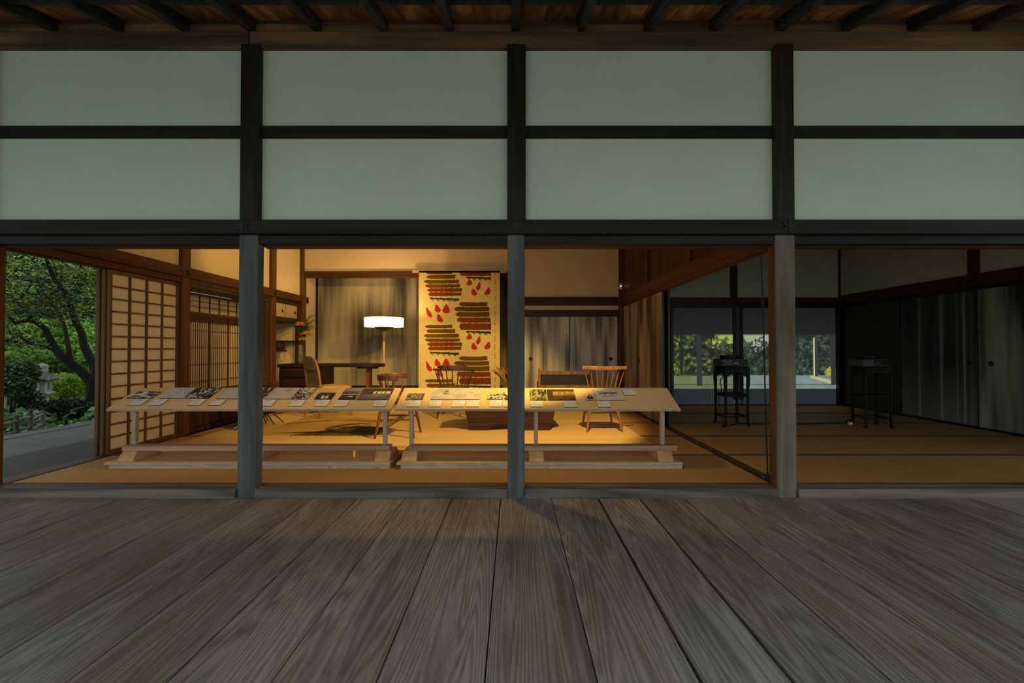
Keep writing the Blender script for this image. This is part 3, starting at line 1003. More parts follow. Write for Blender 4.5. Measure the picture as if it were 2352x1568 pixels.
def slide(px, py):
    """garden slides painted as glow on the panels, in linear emission colours"""
    u, v = (px - 1548) / 380.0, (py - 706) / 222.0
    n = vnoise(u, v, 46, 26, 3, 3)
    n2 = vnoise(u, v, 90, 50, 9, 3)
    n3 = vnoise(u, v, 14, 8, 21, 3)
    c = np.zeros((len(px), 3))
    dim = lin(np.array([0.075, 0.085, 0.075]))  # rest of the panels also gets a faint painted glow
    c[:] = dim
    c *= (0.65 + 0.5 * np.clip((py - 706) / 60, 0, 1))[:, None]
    low = py > 892
    c[low] = lin(np.array([0.11, 0.125, 0.14]))
    c[low & (px < 1602)] *= np.array([0.7, 0.9, 0.9])
    pic = (py > 768) & (py < 892)
    tree = np.clip((n * 0.6 + n2 * 0.6 - 0.36) * 1.8, 0, 1) ** 1.6
    lite = np.stack([0.40 * tree + 0.05, 0.44 * tree + 0.075, 0.20 * tree + 0.055], 1)
    cool = np.stack([0.30 * tree + 0.075, 0.37 * tree + 0.105, 0.27 * tree + 0.095], 1)
    wgt = np.clip((px - 1640) / 90, 0, 1)[:, None]
    pc = lin(lite * (1 - wgt) + cool * wgt)
    gold = np.clip((n3 - 0.52) * 6, 0, 1) * (px < 1690)
    pc += gold[:, None] * tree[:, None] * np.array([0.16, 0.15, 0.02])
    # sky
    edge = 796 + 16 * (n3 - 0.5) + 10 * np.sin(px / 17.0)
    sky = (py < edge) & (px > 1636) & (px < 1775) & (n2 * 0.5 + n * 0.5 + (py - 768) / 160.0 < 0.60)
    pc[sky] = lin(np.stack([0.62 + 0 * n[sky], 0.66 + 0 * n[sky], np.clip(0.26 + (px[sky] - 1640) / 330.0, 0.2, 0.62)], 1))
    hedge = (py > 796) & (px > 1640) & (px < 1800)
    pc[hedge] *= 0.85
    # sunlit shrub at right
    sh = ((px - 1912) / 22.0) ** 2 + ((py - 856) / 17.0) ** 2 < 1 - 0.6 * n2
    pc[sh] = lin(np.stack([0.50 + 0.3 * n[sh], 0.46 + 0.28 * n[sh], 0.12 + 0.1 * n[sh]], 1))
    # floor of the pictured room
    fl_ = py > np.where(px < 1690, 863.0, 862.0)
    fcol = np.where((px < 1690)[:, None], np.array([0.42, 0.46, 0.33]), np.array([0.48, 0.55, 0.53]))
    pc[fl_] = lin(fcol[fl_] * (0.86 + 0.22 * n3[fl_])[:, None])
    lowf = fl_ & (np.abs(py - 882.5) < 1.3)
    pc[lowf] *= 0.35
    sun = fl_ & (px > 1862) & (np.abs((py - 866) - (px - 1868) * 0.28) < 3 + (px - 1862) * .03)
    pc[sun] = lin(np.array([0.72, 0.70, 0.52]))
    line = fl_ & (np.abs(((px - 1180) - (py - 800) * 6.2) % 70 - 35) < 1.2)
    pc[line] *= 0.75
    # posts of the pictured veranda
    for a, b, top, bot, col in ((1600, 1613, 768, 886, (0.17, 0.18, 0.16)), (1562, 1568, 770, 858, (0.10, 0.12, 0.10)), (1870, 1878, 766, 864, (0.20, 0.22, 0.22)), (1908, 1919, 766, 884, (0.17, 0.18, 0.18))):
        s = (px > a) & (px < b) & (py > top) & (py < bot)
        pc[s] = lin(np.array(col))
    s = (px > 1868.5) & (px < 1871.5) & (py > 775) & (py < 864)
    pc[s] = lin(np.array([0.80, 0.78, 0.58]))
    roof = (py < 768 + 9) & (px > 1608) & (px < 1642) & (py < 768 + 13 * np.clip((1648 - px) / 10, 0, 1))
    pc[roof] = lin(np.array([0.12, 0.13, 0.10]))
    fade = np.clip((py - 766 + 3 * (n - 0.5)) / 5.0, 0, 1)[:, None]
    c = np.where(pic[:, None], dim * (1 - fade) + pc * fade, c)
    return c


for k, (xa, xb) in enumerate(((2.835, 3.893), (4.07, 5.725))):
    nm = ('white wall panel with a green garden slide painted as its own glow', 'white wall panel with a sunlit veranda slide painted as its own glow')[k]
    e = empty('glowing_panel', nm, 'painted_projection', (xa, YB - 0.02, 0.012), group='painted slide projections')
    box('panel_board', 0.0, xb - xa, 0.004, 0.03, 0.0, 1.71, M['plaster_grey'], e)
    Ys = YB - 0.022

    def fn(u, v, xa=xa, xb=xb):
        X = xa + (xb - xa) * u
        Z = 0.012 + 1.71 * v
        return slide(1180 + X / Ys * F, 800 - (Z - 1.0) / Ys * F)
    painted_grid('painted_glow_slide', (0, -0.002, 0), (xb - xa, -0.002, 0), (0, -0.002, 1.71), int((xb - xa) * 125), 210, fn, M['painted_projection'], e)

# ================================================================== SHOJI


def shoji(name, label, x, y0, y1, z0, z1, nc, nr, pmat, t=0.03, bar=0.009, stile=0.028):
    d = empty(name, label, loc=(x, (y0 + y1) / 2, z0), kind='structure')
    hw, H = (y1 - y0) / 2, z1 - z0
    for s in (-1, 1):
        a = -hw if s < 0 else hw - stile
        box_s('stile', -t / 2, t / 2, a, a + stile, 0, H, M['bar'], d, 0.002)
    box_s('top_rail', -t / 2, t / 2, -hw + stile, hw - stile, H - 0.035, H, M['bar'], d, 0.002)
    box_s('bottom_rail', -t / 2, t / 2, -hw + stile, hw - stile, 0, 0.04, M['bar'], d, 0.002)
    a0, a1, b0, b1 = -hw + stile, hw - stile, 0.04, H - 0.035
    cw, rh = (a1 - a0) / nc, (b1 - b0) / nr
    for i in range(1, nc):
        box_s('upright_bar', -0.006, 0.012, a0 + cw * i - bar, a0 + cw * i + bar, b0, b1, M['bar'], d)
    for j in range(1, nr):
        box_s('cross_bar', -0.006, 0.011, a0, a1, b0 + rh * j - bar * .8, b0 + rh * j + bar * .8, M['bar'], d)
    for i in range(nc):
        for j in range(nr):
            box_s('paper_pane', -0.010, -0.006, a0 + cw * i, a0 + cw * (i + 1), b0 + rh * j, b0 + rh * (j + 1), pmat, d)
    return d


shoji('door_9', 'shoji screen with four columns of paper panes beside the garden opening', XL - 0.035, 4.44, 5.36, 0.003, 1.745, 4, 14, M['paper'])
shoji('door_10', 'dark edged shoji pushed back outside the first shoji screen', XL - 0.075, 4.425, 5.36, 0.003, 1.745, 4, 14, M['paper'])
shoji('door_11', 'outermost dark edged shoji pushed back next to the garden', XL - 0.112, 4.41, 5.36, 0.003, 1.745, 4, 14, M['paper'])
# writing bay screens
shoji('window_1', 'small gridded paper transom above the fine lattice', -4.10, 5.52, 7.20, 1.43, 1.715, 8, 3, M['paper_dim'], 0.024, 0.004, 0.016)
bay = empty('window_2', 'paper screen behind fine vertical lattice strips', loc=(-4.10, 6.36, 0.46), kind='structure')
box('head_rail', -0.03, 0.03, -0.84, 0.84, 0.885, 0.975, M['brown_dark'], bay, 0.003)
for k in range(4):
    a = -0.84 + 0.42 * k
    box_s('paper_pane', -0.010, -0.006, a, a + 0.42, 0.0, 0.885, M['paper'], bay)
    box_s('stile', -0.012, 0.014, a - 0.012 + (0.012 if k == 0 else 0), a + 0.012 + (0.012 if k == 0 else 0), 0.0, 0.885, M['bar'], bay)
for k in range(40):
    yk = -0.84 + 1.68 * (k + 0.5) / 40
    box_s('lattice_strip', -0.005, 0.001, yk - 0.0045, yk + 0.0045, 0.0, 0.885, M['bar'], bay)
for j in range(4):
    box_s('cross_bar', -0.004, 0.009, -0.84, 0.84, 0.11 + 0.22 * j - 0.003, 0.11 + 0.22 * j + 0.003, M['bar'], bay)

# ================================================================== DISPLAY TABLES
TF, TBk = (3.97, 0.492), (4.325, 0.640)     # front and back edge of the sloping tops (depth, height)


def display_table(label, x0, x1, legs):
    t = empty('display_table', label, 'table', ((x0 + x1) / 2, 4.12, 0.0), group='sloping display tables')
    cx, cy = (x0 + x1) / 2, 4.12
    dy, dz = TBk[0] - TF[0], TBk[1] - TF[1]
    L = math.hypot(dy, dz)
    ny, nz = -dz / L * 0.022, dy / L * 0.022
    a0, a1 = (TF[0] - cy, TF[1]), (TBk[0] - cy, TBk[1])
    top = MB().prism([a0, a1, (a1[0] - ny, a1[1] - nz), (a0[0] - ny, a0[1] - nz)], 'x', x0 - cx, x1 - cx)
    top.build('sloping_top', M['ply'], t, bevel=0.002)
    edge = MB().prism([(a0[0] - 0.003, a0[1] - 0.001), (a0[0] + 0.001, a0[1] - 0.001), (a0[0] + 0.001 - ny, a0[1] - nz + 0.001), (a0[0] - 0.003 - ny, a0[1] - nz + 0.001)], 'x', x0 - cx, x1 - cx)
    edge.build('front_edge', M['ply_edge'], t)
    bx0, bx1 = x0 + 0.06, x1 + 0.0
    box('base_board', bx0 - cx - 0.03, bx1 - cx, 3.925 - cy, 4.46 - cy, 0.034, 0.056, M['ply'], t, 0.002)
    box('base_edge', bx0 - cx - 0.03, bx1 - cx, 3.922 - cy, 3.926 - cy, 0.035, 0.055, M['ply_edge'], t)
    box('base_frame', bx0 - cx, bx1 - cx - 0.003, 3.935 - cy, 4.45 - cy, 0.0, 0.031, M['ply_edge'], t, 0.001)
    box('stretcher', bx0 - cx + 0.05, bx1 - cx - 0.02, 4.0 - cy, 4.10 - cy, 0.135, 0.178, M['pine_x'], t, 0.003)
    for x in legs:
        f = MB().prism([(3.945 - cy, 0.056), (3.945 - cy, 0.066), (3.995 - cy, 0.128), (4.0 - cy, 0.1345), (4.19 - cy, 0.1345), (4.22 - cy, 0.12), (4.28 - cy, 0.066), (4.28 - cy, 0.056)], 'x', x - cx - 0.062, x - cx + 0.062)
        f.build('foot', M['pine_y'], t, bevel=0.003)
        # plywood fin, edge towards the viewer
        zt = TF[1] + (4.05 - TF[0]) / dy * dz - 0.027
        zt2 = TF[1] + (4.10 - TF[0]) / dy * dz - 0.027
        lg = MB().prism([(4.04 - cy, 0.178), (4.072 - cy, 0.178), (4.078 - cy, 0.3), (4.074 - cy, zt2 - 0.010), (4.035 - cy, zt - 0.008), (4.032 - cy, 0.3)], 'x', x - cx - 0.0165, x - cx + 0.0165)
        lg.build('leg', M['leg_ply'], t, bevel=0.004)
    return t


display_table('sloping plywood display table left of the gap, crossed by the grey post', -3.42, -1.03, (-3.24, -2.17, -1.10))
display_table('sloping plywood display table nearest the dark room', -1.00, 1.40, (-0.875, 0.19, 1.27))

# ---- printed boards
BW_A, BW_B = np.array([0.03, 0.03, 0.035]), np.array([0.62, 0.60, 0.60])


def pic_photo(seed, dark, light, horizon=None, thr=0.5, sharp=4.0):
    def fn(u, v):
        n = vnoise(u, v, 10, 6, seed, 3)
        f = np.clip((n - thr) * sharp + 0.4, 0, 1)
        if horizon is not None:
            f = np.where(v > horizon, np.clip(f * 0.4 + 0.7, 0, 1), f * 0.6)
        c = np.array(dark) + f[:, None] * (np.array(light) - np.array(dark))
        return c
    return fn


def pic_sketch(seed, ink=0.35, n=14):
    rr = np.random.default_rng(seed)
    cs = rr.random((n, 4))

    def fn(u, v):
        c = np.tile(np.array([0.50, 0.48, 0.54]), (len(u), 1))
        for a, b, r, s in cs:
            d = np.hypot((u - a) * 1.8, (v - b) * 1.0)
            rad = 0.05 + 0.09 * r
            ring = np.abs(d - rad) < 0.014
            ring |= (np.abs((v - b) - (u - a) * (s * 2 - 1)) < 0.018) & (np.abs(u - a) < 0.07)
            c[ring] *= (1 - ink * (0.5 + 0.5 * s))
        return c
    return fn


def pic_caption(seed):
    rr = np.random.default_rng(seed)
    lens = rr.uniform(0.35, 0.92, 12)

    def fn(u, v):
        c = np.tile(np.array([0.70, 0.70, 0.80]), (len(u), 1))
        rows_ = ((1 - v) * 11).astype(int)
        fr = ((1 - v) * 11) % 1.0
        head = (rows_ == 1) & (fr > .3) & (u > 0.06) & (u < 0.55)
        body = (rows_ > 2) & (rows_ < 8) & (fr > 0.35) & (fr < 0.75) & (u > 0.06) & (u < lens[np.clip(rows_, 0, 11)])
        brk = vnoise(u, v, 30, 10, seed, 1) > 0.42
        c[head & brk] = 0.17
        c[body & brk] = 0.32
        return c
    return fn


def pic_portrait(u, v):
    c = np.tile(np.array([0.56, 0.54, 0.55]), (len(u), 1))
    body = (np.abs(u - 0.52) < 0.40 - 0.28 * np.abs(v - 0.30) * 2) & (v > 0.12) & (v < 0.66)
    c[body] = 0.02
    shirt = (np.abs(u - 0.5) < 0.05) & (v > 0.42) & (v < 0.66)
    c[shirt] = 0.6
    c[np.hypot((u - 0.52), (v - 0.78) * 1.0) < 0.13] = np.array([0.16, 0.11, 0.08])
    hands = (np.hypot(u - 0.2, (v - 0.22)) < 0.06) | (np.hypot(u - 0.78, (v - 0.2)) < 0.06)
    c[hands] = np.array([0.2, 0.14, 0.1])
    return c


def pic_table_drawing(u, v):
    c = np.tile(np.array([0.58, 0.55, 0.58]), (len(u), 1))
    top = (np.abs(v - 0.72 - 0.05 * np.cos(u * 6)) < 0.035) & (u > 0.08) & (u < 0.86)
    und = (np.abs(v - 0.60 + 0.1 * np.abs(u - 0.47)) < 0.045) & (u > 0.14) & (u < 0.80)
    legs_ = (np.abs(u - 0.34 - 0.15 * (v - .5)) < 0.025) & (v > 0.46) & (v < 0.62) | (np.abs(u - 0.62 + 0.15 * (v - .5)) < 0.025) & (v > 0.46) & (v < 0.62)
    sig = (np.abs(v - 0.36 - 0.02 * np.sin(u * 60)) < 0.025) & (u > 0.25) & (u < 0.75)
    c[top] = 0.10
    c[und] = 0.16
    c[legs_ | sig] = 0.12
    return c


def pic_interior(u, v):
    c = np.tile(np.array([0.030, 0.020, 0.022]), (len(u), 1))
    n = vnoise(u, v, 12, 8, 5, 3)
    c += (np.clip(n - 0.3, 0, 1) * 0.10)[:, None]
    fl2 = v < 0.45
    c[fl2] += (np.clip(0.22 - 0.25 * np.abs(u - 0.45), 0, 1) * (v + 0.3))[fl2][:, None] * np.array([1, .9, .92])
    for a, b in ((0.40, 0.50), (0.53, 0.66), (0.68, 0.78), (0.81, 0.95)):
        s = (u > a) & (u < b) & (v > 0.50) & (v < 0.72)
        c[s] = np.array([0.55, 0.52, 0.52])
    return c


def pic_house_night(u, v):
    c = np.tile(np.array([0.045, 0.024, 0.010]), (len(u), 1))
    n = vnoise(u, v, 14, 8, 8, 3)
    gl = (v > 0.40) & (v < 0.80) & (u > 0.20)
    c[gl] = np.stack([0.12 + 0.26 * n[gl], 0.09 + 0.21 * n[gl], 0.03 + 0.08 * n[gl]], 1)
    sh_ = (v < 0.55) & (n > 0.5) & (u > 0.25)
    c[sh_] = np.array([0.14, 0.06, 0.02])
    for a in (0.2, 0.42, 0.64, 0.86):
        c[np.abs(u - a) < 0.012] = 0.03
    c[v < 0.1] = np.array([0.05, 0.03, 0.01])
    return c


def pic_wedding(u, v):
    n = vnoise(u, v, 14, 8, 15, 3)
    c = np.tile(np.array([0.025, 0.018, 0.02]), (len(u), 1)) + (np.clip(n - .55, 0, 1) * .9)[:, None]
    for a, b in ((0.42, 0.08), (0.66, 0.07)):
        c[(np.abs(u - a) < b) & (v > 0.12) & (v < 0.5)] = 0.65
    return c


def pic_landscape(u, v):
    n = vnoise(u, v, 9, 6, 33, 3)
    c = np.zeros((len(u), 3))
    c[:] = np.array([0.035, 0.03, 0.035])
    sky_ = v > 0.72
    c[sky_] = np.array([0.20, 0.19, 0.34])
    m1 = (v > 0.52) & (v < 0.74) & (n > 0.38)
    c[m1] = np.array([0.16, 0.12, 0.06])
    w1 = (np.abs(v - 0.42) < 0.035) | ((np.abs(v - 0.24) < 0.06) & (n > 0.5))
    c[w1] = np.array([0.40, 0.38, 0.48])
    return c


def pic_two(a, b, split=0.62):
    fa, fb = a, b

    def fn(u, v):
        ca, cb = fa(u, np.clip((v - split) / (1 - split), 0, 1)), fb(u, np.clip(v / split, 0, 1))
        return np.where((v > split)[:, None], ca, cb)
    return fn


def pic_plan(seed):
    f0 = pic_sketch(seed, 0.3, 34)

    def fn(u, v):
        c = f0(u, v)
        n = vnoise(u, v, 60, 12, seed + 5, 1)
        txt = (u > 0.06) & (u < 0.26) & (v > 0.55) & (v < 0.9) & (n > 0.55) & (((v * 22) % 1) < 0.5)
        c[txt] = 0.34
        for a, b in ((0.26, 0.76), (0.26, 0.56)):
            s = (np.abs(u - a - 0.02) < 0.05) & (np.abs(v - b) < 0.085)
            c[s] = np.where((vnoise(u, v, 70, 30, seed, 1) > 0.5)[:, None], 0.03, 0.3)[s]
        return c
    return fn


def slope(x, v, lift=0.0):
    """point on the sloping tops: v 0 at the front edge, 1 at the back"""
    dy, dz = TBk[0] - TF[0], TBk[1] - TF[1]
    L = math.hypot(dy, dz)
    return Vector((x, TF[0] + dy * v - dz / L * lift, TF[1] + dz * v + dy / L * lift))


def vof(py):
    """where a picture row falls on the sloping top"""
    lo, hi = -0.2, 1.3
    for _ in range(30):
        mid = (lo + hi) / 2
        p = slope(0, mid)
        yy = 800 - (p.z - 1.0) / p.y * F
        if yy > py:
            lo = mid
        else:
            hi = mid
    return lo


def board(name, label, cat, pxl, pxr, pyb, pyt, fn, nx=36, ny=20, group=None, thick=0.006):
    vb, vt = vof(pyb), vof(pyt)
    pb_ = slope(0, vb)
    xa, xb = (pxl - 1180) / F * pb_.y, (pxr - 1180) / F * pb_.y
    o = slope((xa + xb) / 2, (vb + vt) / 2, 0.0008)
    e = empty(name, label, cat, o, group=group)
    a = slope(xa, vb, thick) - o
    b = slope(xb, vb, thick) - o
    c = slope(xa, vt, thick) - o
    painted_grid('printed_face', a, b, c, nx, ny, fn, M['print'], e)
    lo = [slope(xa, vb, 0.001) - o, slope(xb, vb, 0.001) - o, slope(xb, vt, 0.001) - o, slope(xa, vt, 0.001) - o]
    hi = [slope(xa, vb, thick - .0006) - o, slope(xb, vb, thick - .0006) - o, slope(xb, vt, thick - .0006) - o, slope(xa, vt, thick - .0006) - o]
    MB().add(lo + hi, [(0, 3, 2, 1), (4, 5, 6, 7), (0, 1, 5, 4), (1, 2, 6, 5), (2, 3, 7, 6), (3, 0, 4, 7)]).build('backing', M['board_edge'], e)
    return e


GP, GC = 'picture boards on the display tables', 'caption cards on the display tables'
bw = lambda s, thr=0.5: pic_photo(s, BW_A, BW_B, None, thr, 7.0)
board('photo_board', 'black and white group photo at the far left end of the display table', 'photo board', 292, 351, 915, 900, bw(2), group=GP)
board('drawing_board', 'white sketch sheet left of the first large dark photo', 'drawing board', 366, 422, 915, 891, pic_sketch(4), 50, 26, GP)
board('photo_board', 'dark photo of a garden path between two white drawings', 'photo board', 424.5, 481.5, 915, 891, bw(7, 0.58), 40, 26, GP)
board('drawing_board', 'white drawing sheet cut off by the dark grey post on its right', 'drawing board', 498, 552, 916, 891, pic_sketch(12, 0.4, 9), 40, 26, GP)
board('photo_board', 'dark photo mostly hidden behind the grey post', 'photo board', 557, 606, 916, 891, bw(17, 0.62), group=GP)
board('drawing_board', 'white furniture sketch sheet just right of the dark grey post', 'drawing board', 611, 669, 916.5, 891, pic_sketch(23, 0.35, 10), 50, 26, GP)
board('photo_board', 'two stacked black and white photos beside a white sketch sheet', 'photo board', 670.5, 708, 917, 891, pic_two(bw(31, 0.45), bw(35, 0.52)), 36, 30, GP)
board('photo_board', 'small dark photo with two white figures', 'photo board', 722, 762, 917.5, 902.5, pic_wedding, group=GP)
board('photo_board', 'two stacked lake photos with violet sky', 'photo board', 777.5, 816.5, 918, 892, pic_landscape, 36, 30, GP)
board('photo_board', 'wide dark interior photo with bright windows', 'photo board', 819, 893, 918.5, 892.5, pic_interior, 56, 28, GP)
board('photo_board', 'grey street photo at the left end of the table by the gap', 'photo board', 932, 971, 918.5, 904, pic_photo(41, (0.05, 0.04, 0.05), (0.30, 0.26, 0.26), None, 0.5, 4), group=GP)
board('drawing_board', 'wide white plan sheet with many small drawings', 'drawing board', 989, 1102, 918, 894, pic_plan(52), 90, 34, GP)
board('photo_board', 'small wide black and white photo left of the middle post', 'photo board', 1120, 1154, 918, 905.5, bw(61), group=GP)
board('photo_board', 'black and white photo half hidden by the middle post', 'photo board', 1156, 1196, 918.5, 896, bw(66), group=GP)
board('photo_board', 'green and yellow garden photo right of the middle post', 'photo board', 1218, 1257, 919.5, 895, pic_photo(71, (0.02, 0.022, 0.008), (0.30, 0.32, 0.13), None, 0.5, 5), 40, 28, GP)
board('photo_board', 'wide brown photo of a lit house at night', 'photo board', 1258.6, 1323, 919.5, 895, pic_house_night, 60, 28, GP)
board('photo_board', 'small portrait photo of a person in a black jacket', 'photo board', 1346, 1366.5, 919, 905, pic_portrait, 40, 40, GP)
board('drawing_board', 'white board with an ink drawing of a low table', 'drawing board', 1370, 1436, 919.5, 895, pic_table_drawing, 90, 50, GP)
caps = [(294, 325, 931, 917.5, 'caption card below the black and white group photo'), (341.5, 371, 931, 917.5, 'caption card below the first white sketch sheet'),
        (430.7, 460, 931.5, 918, 'caption card below the dark garden path photo'), (478, 506.6, 931.5, 918, 'caption card below the white drawing left of the grey post'),
        (594, 624, 933, 919, 'caption card touching the right side of the grey post'), (662.7, 692.5, 933.5, 919.5, 'caption card below the two stacked black and white photos'),
        (721, 750.7, 933.5, 919.5, 'caption card below the photo with two white figures'), (766, 795, 934, 919.7, 'caption card below the stacked lake photos'),
        (855, 884.6, 934.2, 920, 'caption card below the wide dark interior photo'), (935, 965, 934.5, 920, 'caption card below the grey street photo'),
        (984, 1013, 934.7, 920, 'caption card below the left end of the wide plan sheet'), (1036.7, 1067, 934.7, 920, 'left card of the touching pair below the wide plan sheet'),
        (1070, 1100, 934.7, 920, 'right card of the touching pair below the wide plan sheet'), (1124, 1153, 934.8, 920, 'caption card below the small wide black and white photo'),
        (1155, 1185, 934.8, 920, 'caption card half behind the middle post'), (1219, 1248, 935, 921, 'caption card below the green garden photo'),
        (1296, 1326, 935.5, 921, 'caption card below the photo of a lit house'), (1374, 1403, 935.5, 921, 'caption card below the ink drawing of a table'),
        (1433.6, 1461.8, 908, 895, 'caption card at the top right of the ink drawing')]
for k, (a, b, yb, yt, lab) in enumerate(caps):
    board('caption_card', lab, 'card', a, b, yb, yt, pic_caption(200 + k), 40, 34, GC)

# ================================================================== ROOM FURNISHING
PZ = 0.018
pf = box('floor_platform', -3.50, 1.42, 4.80, 8.33, 0.0015, PZ, M['ply'], None, 0.002)
tag(pf, 'low pale board platform laid on the matting under the furniture', 'platform')

rug = empty('rug', 'fringed olive and tan rug under the round dark chair and left chairs', 'rug', (-2.25, 6.2, PZ))


def rug_fn(u, v):
    n = vnoise(u, v, 6, 8, 77, 3)
    n2 = vnoise(u, v, 40, 50, 78, 2)
    base = np.tile(np.array([0.44, 0.31, 0.14]), (len(u), 1))
    base *= (0.9 + 0.2 * n2)[:, None]
    hill = (v < 0.26 + 0.10 * np.sin(u * 4.2 - 1.2)) & (v < (u - 0.30) * 0.9)
    base[hill] = np.array([0.085, 0.078, 0.034])
    leafs = (np.abs(v - 0.10 - 0.10 * (u - 0.35)) < 0.035 * (1 - np.abs(u - 0.5) * 2.4)) | (np.abs(v - 0.30 + 0.1 * (u - 0.6)) < 0.03 * (1 - np.abs(u - 0.72) * 4))
    base[leafs] = np.array([0.045, 0.025, 0.015])
    band = np.abs(v - 0.50 - 0.14 * np.sin(u * 3.0) + 0.1 * n) < 0.035
    base[band] = np.array([0.24, 0.145, 0.065])
    band2 = np.abs(v - 0.66 - 0.06 * np.sin(u * 5.0) + 0.06 * n) < 0.03
    base[band2] = np.array([0.29, 0.23, 0.10])
    rim = (u > 0.96) & (v < 0.75)
    base[rim] = np.array([0.17, 0.16, 0.085])
    return base


painted_grid('woven_field', (-0.70, -0.91, 0.009), (0.70, -0.91, 0.009), (-0.70, 1.0, 0.009), 100, 130, rug_fn, M['rug'], rug)
box('rug_backing', -0.70, 0.70, -0.91, 1.0, 0.0, 0.008, M['dried'], rug)
frm = MB()
for k in range(110):
    x = -0.70 + 1.40 * (k + random.random() * .8) / 110
    frm.tube([(x, -0.905, 0.006), (x + random.uniform(-.006, .006), -0.935, 0.006), (x + random.uniform(-.01, .01), -0.965, 0.003)], 0.0030, 4)
fr = frm.build('fringe', plain('cream_fringe', (0.55, 0.45, 0.28), 0.9, 0.05), rug)
fr['kind'] = 'stuff'


# ---- turned chairs
def taper_leg(a, b, r0=0.013, r1=0.019, r2=0.012):
    a, b = Vector(a), Vector(b)
    return MB().tube([a, a.lerp(b, 0.35), a.lerp(b, 0.6), b], [r0, r1, (r1 + r2) / 2, r2], 10)


def base_chair(t, mat, seat_mat, sw, sd, sh, feet, seat_z=0.44, leg_r=0.02):
    n = 28
    poly = []
    for k in range(n):
        a = 2 * math.pi * k / n
        ca, sa = math.cos(a), math.sin(a)
        poly.append((sw / 2 * abs(ca) ** 0.55 * (1 if ca >= 0 else -1), sd / 2 * abs(sa) ** 0.6 * (1 if sa >= 0 else -1)))
    MB().prism(poly, 'z', seat_z - sh, seat_z).build('seat', seat_mat, t, bevel=0.008, seg=2)
    tops = []
    for (fx, fy) in feet:
        tx, ty = fx * 0.66, fy * 0.66
        tops.append((tx, ty))
        taper_leg((tx, ty, seat_z - sh + 0.005), (fx, fy, 0), 0.014, leg_r, 0.012).build('leg', mat, t, smooth=True)
    for s in (0, 1):
        # side stretchers join the front and back leg of one side
        (ax, ay), (bx, by) = [f for f in feet if (f[0] > 0) == (s == 1)]
        MB().tube([(ax * .85, ay * .85, 0.20), ((ax + bx) * .425, (ay + by) * .425, 0.20), (bx * .85, by * .85, 0.20)], [0.007, 0.011, 0.007], 8).build('stretcher', mat, t, smooth=True)
    fx = abs(feet[0][0]) * .85
    MB().tube([(-fx, 0, 0.20), (0, 0, 0.20), (fx, 0, 0.20)], [0.007, 0.011, 0.007], 8).build('stretcher', mat, t, smooth=True)


def captain_chair(label, loc, rz, mat, rail_z=0.665, deep=False):
    """low-backed chair; faces +y, its back rail wraps the -y side"""
    t = empty('captain_chair', label, 'chair', loc, rz, group='turned wooden chairs')
    base_chair(t, mat, mat, 0.44, 0.42, 0.035, [(-0.215, -0.21), (-0.19, 0.21), (0.19, 0.21), (0.215, -0.21)])
    Rr = 0.262
    if deep:        # one tall bent rail instead of arm and crest
        pts = [(0.255 * math.cos(R(176 + 188 * k / 24)), 0.255 * math.sin(R(176 + 188 * k / 24)) + 0.03, rail_z) for k in range(25)]
        MB().sweep(pts, 0.024, [0.066 - 0.012 * abs(k - 12) / 12 for k in range(25)]).build('bent_rail', mat, t, bevel=0.005, seg=2)
        for k in range(8):
            a = R(188 + 164 * k / 7)
            x1, y1 = 0.252 * math.cos(a), 0.252 * math.sin(a) + 0.03
            x0, y0 = 0.185 * math.cos(a), 0.175 * math.sin(a)
            MB().tube([(x0, y0, 0.43), ((x0 + x1) / 2, (y0 + y1) / 2, 0.54), (x1, y1, rail_z - 0.02)], [0.0065, 0.0085, 0.006], 8).build('spindle', mat, t, smooth=True)
        return t
    pts, ws, hs = [], [], []
    for k in range(25):
        a = R(172 + (196) * k / 24)
        y_ = Rr * math.sin(a)
        pts.append((Rr * 1.08 * math.cos(a), y_ + 0.03, rail_z))
        ws.append(0.05 if 3 < k < 21 else 0.06)
        hs.append(0.026)
    MB().sweep(pts, ws, hs).build('arm_rail', mat, t, bevel=0.004)
    cp = []
    ch = []
    for k in range(15):
        a = R(222 + 96 * k / 14)
        cp.append((Rr * 1.08 * math.cos(a), Rr * math.sin(a) + 0.03 - 0.004, rail_z + 0.012 + 0.026))
        e = min(k, 14 - k)
        ch.append(0.052 if e > 1 else 0.02 + 0.015 * e)
    MB().sweep(cp, 0.034, ch).build('crest', mat, t, bevel=0.004)
    for k in range(11):
        a = R(180 + 180 * k / 10)
        x1, y1 = Rr * 1.08 * math.cos(a), Rr * math.sin(a) + 0.03
        x0, y0 = 0.19 * math.cos(a), 0.18 * math.sin(a)
        MB().tube([(x0, y0, 0.43), ((x0 + x1) / 2, (y0 + y1) / 2, 0.54), (x1, y1, rail_z - 0.01)], [0.0065, 0.0085, 0.006], 8).build('spindle', mat, t, smooth=True)
    return t


captain_chair('dark captain chair facing right, its legs seen through the table gap', (-1.30, 5.36, PZ), R(-90), M['cherry'], 0.66, True)
captain_chair('dark low-backed captain chair in front of the printed textile', (-0.86, 6.84, PZ), R(0), M['walnut_z'], 0.68)


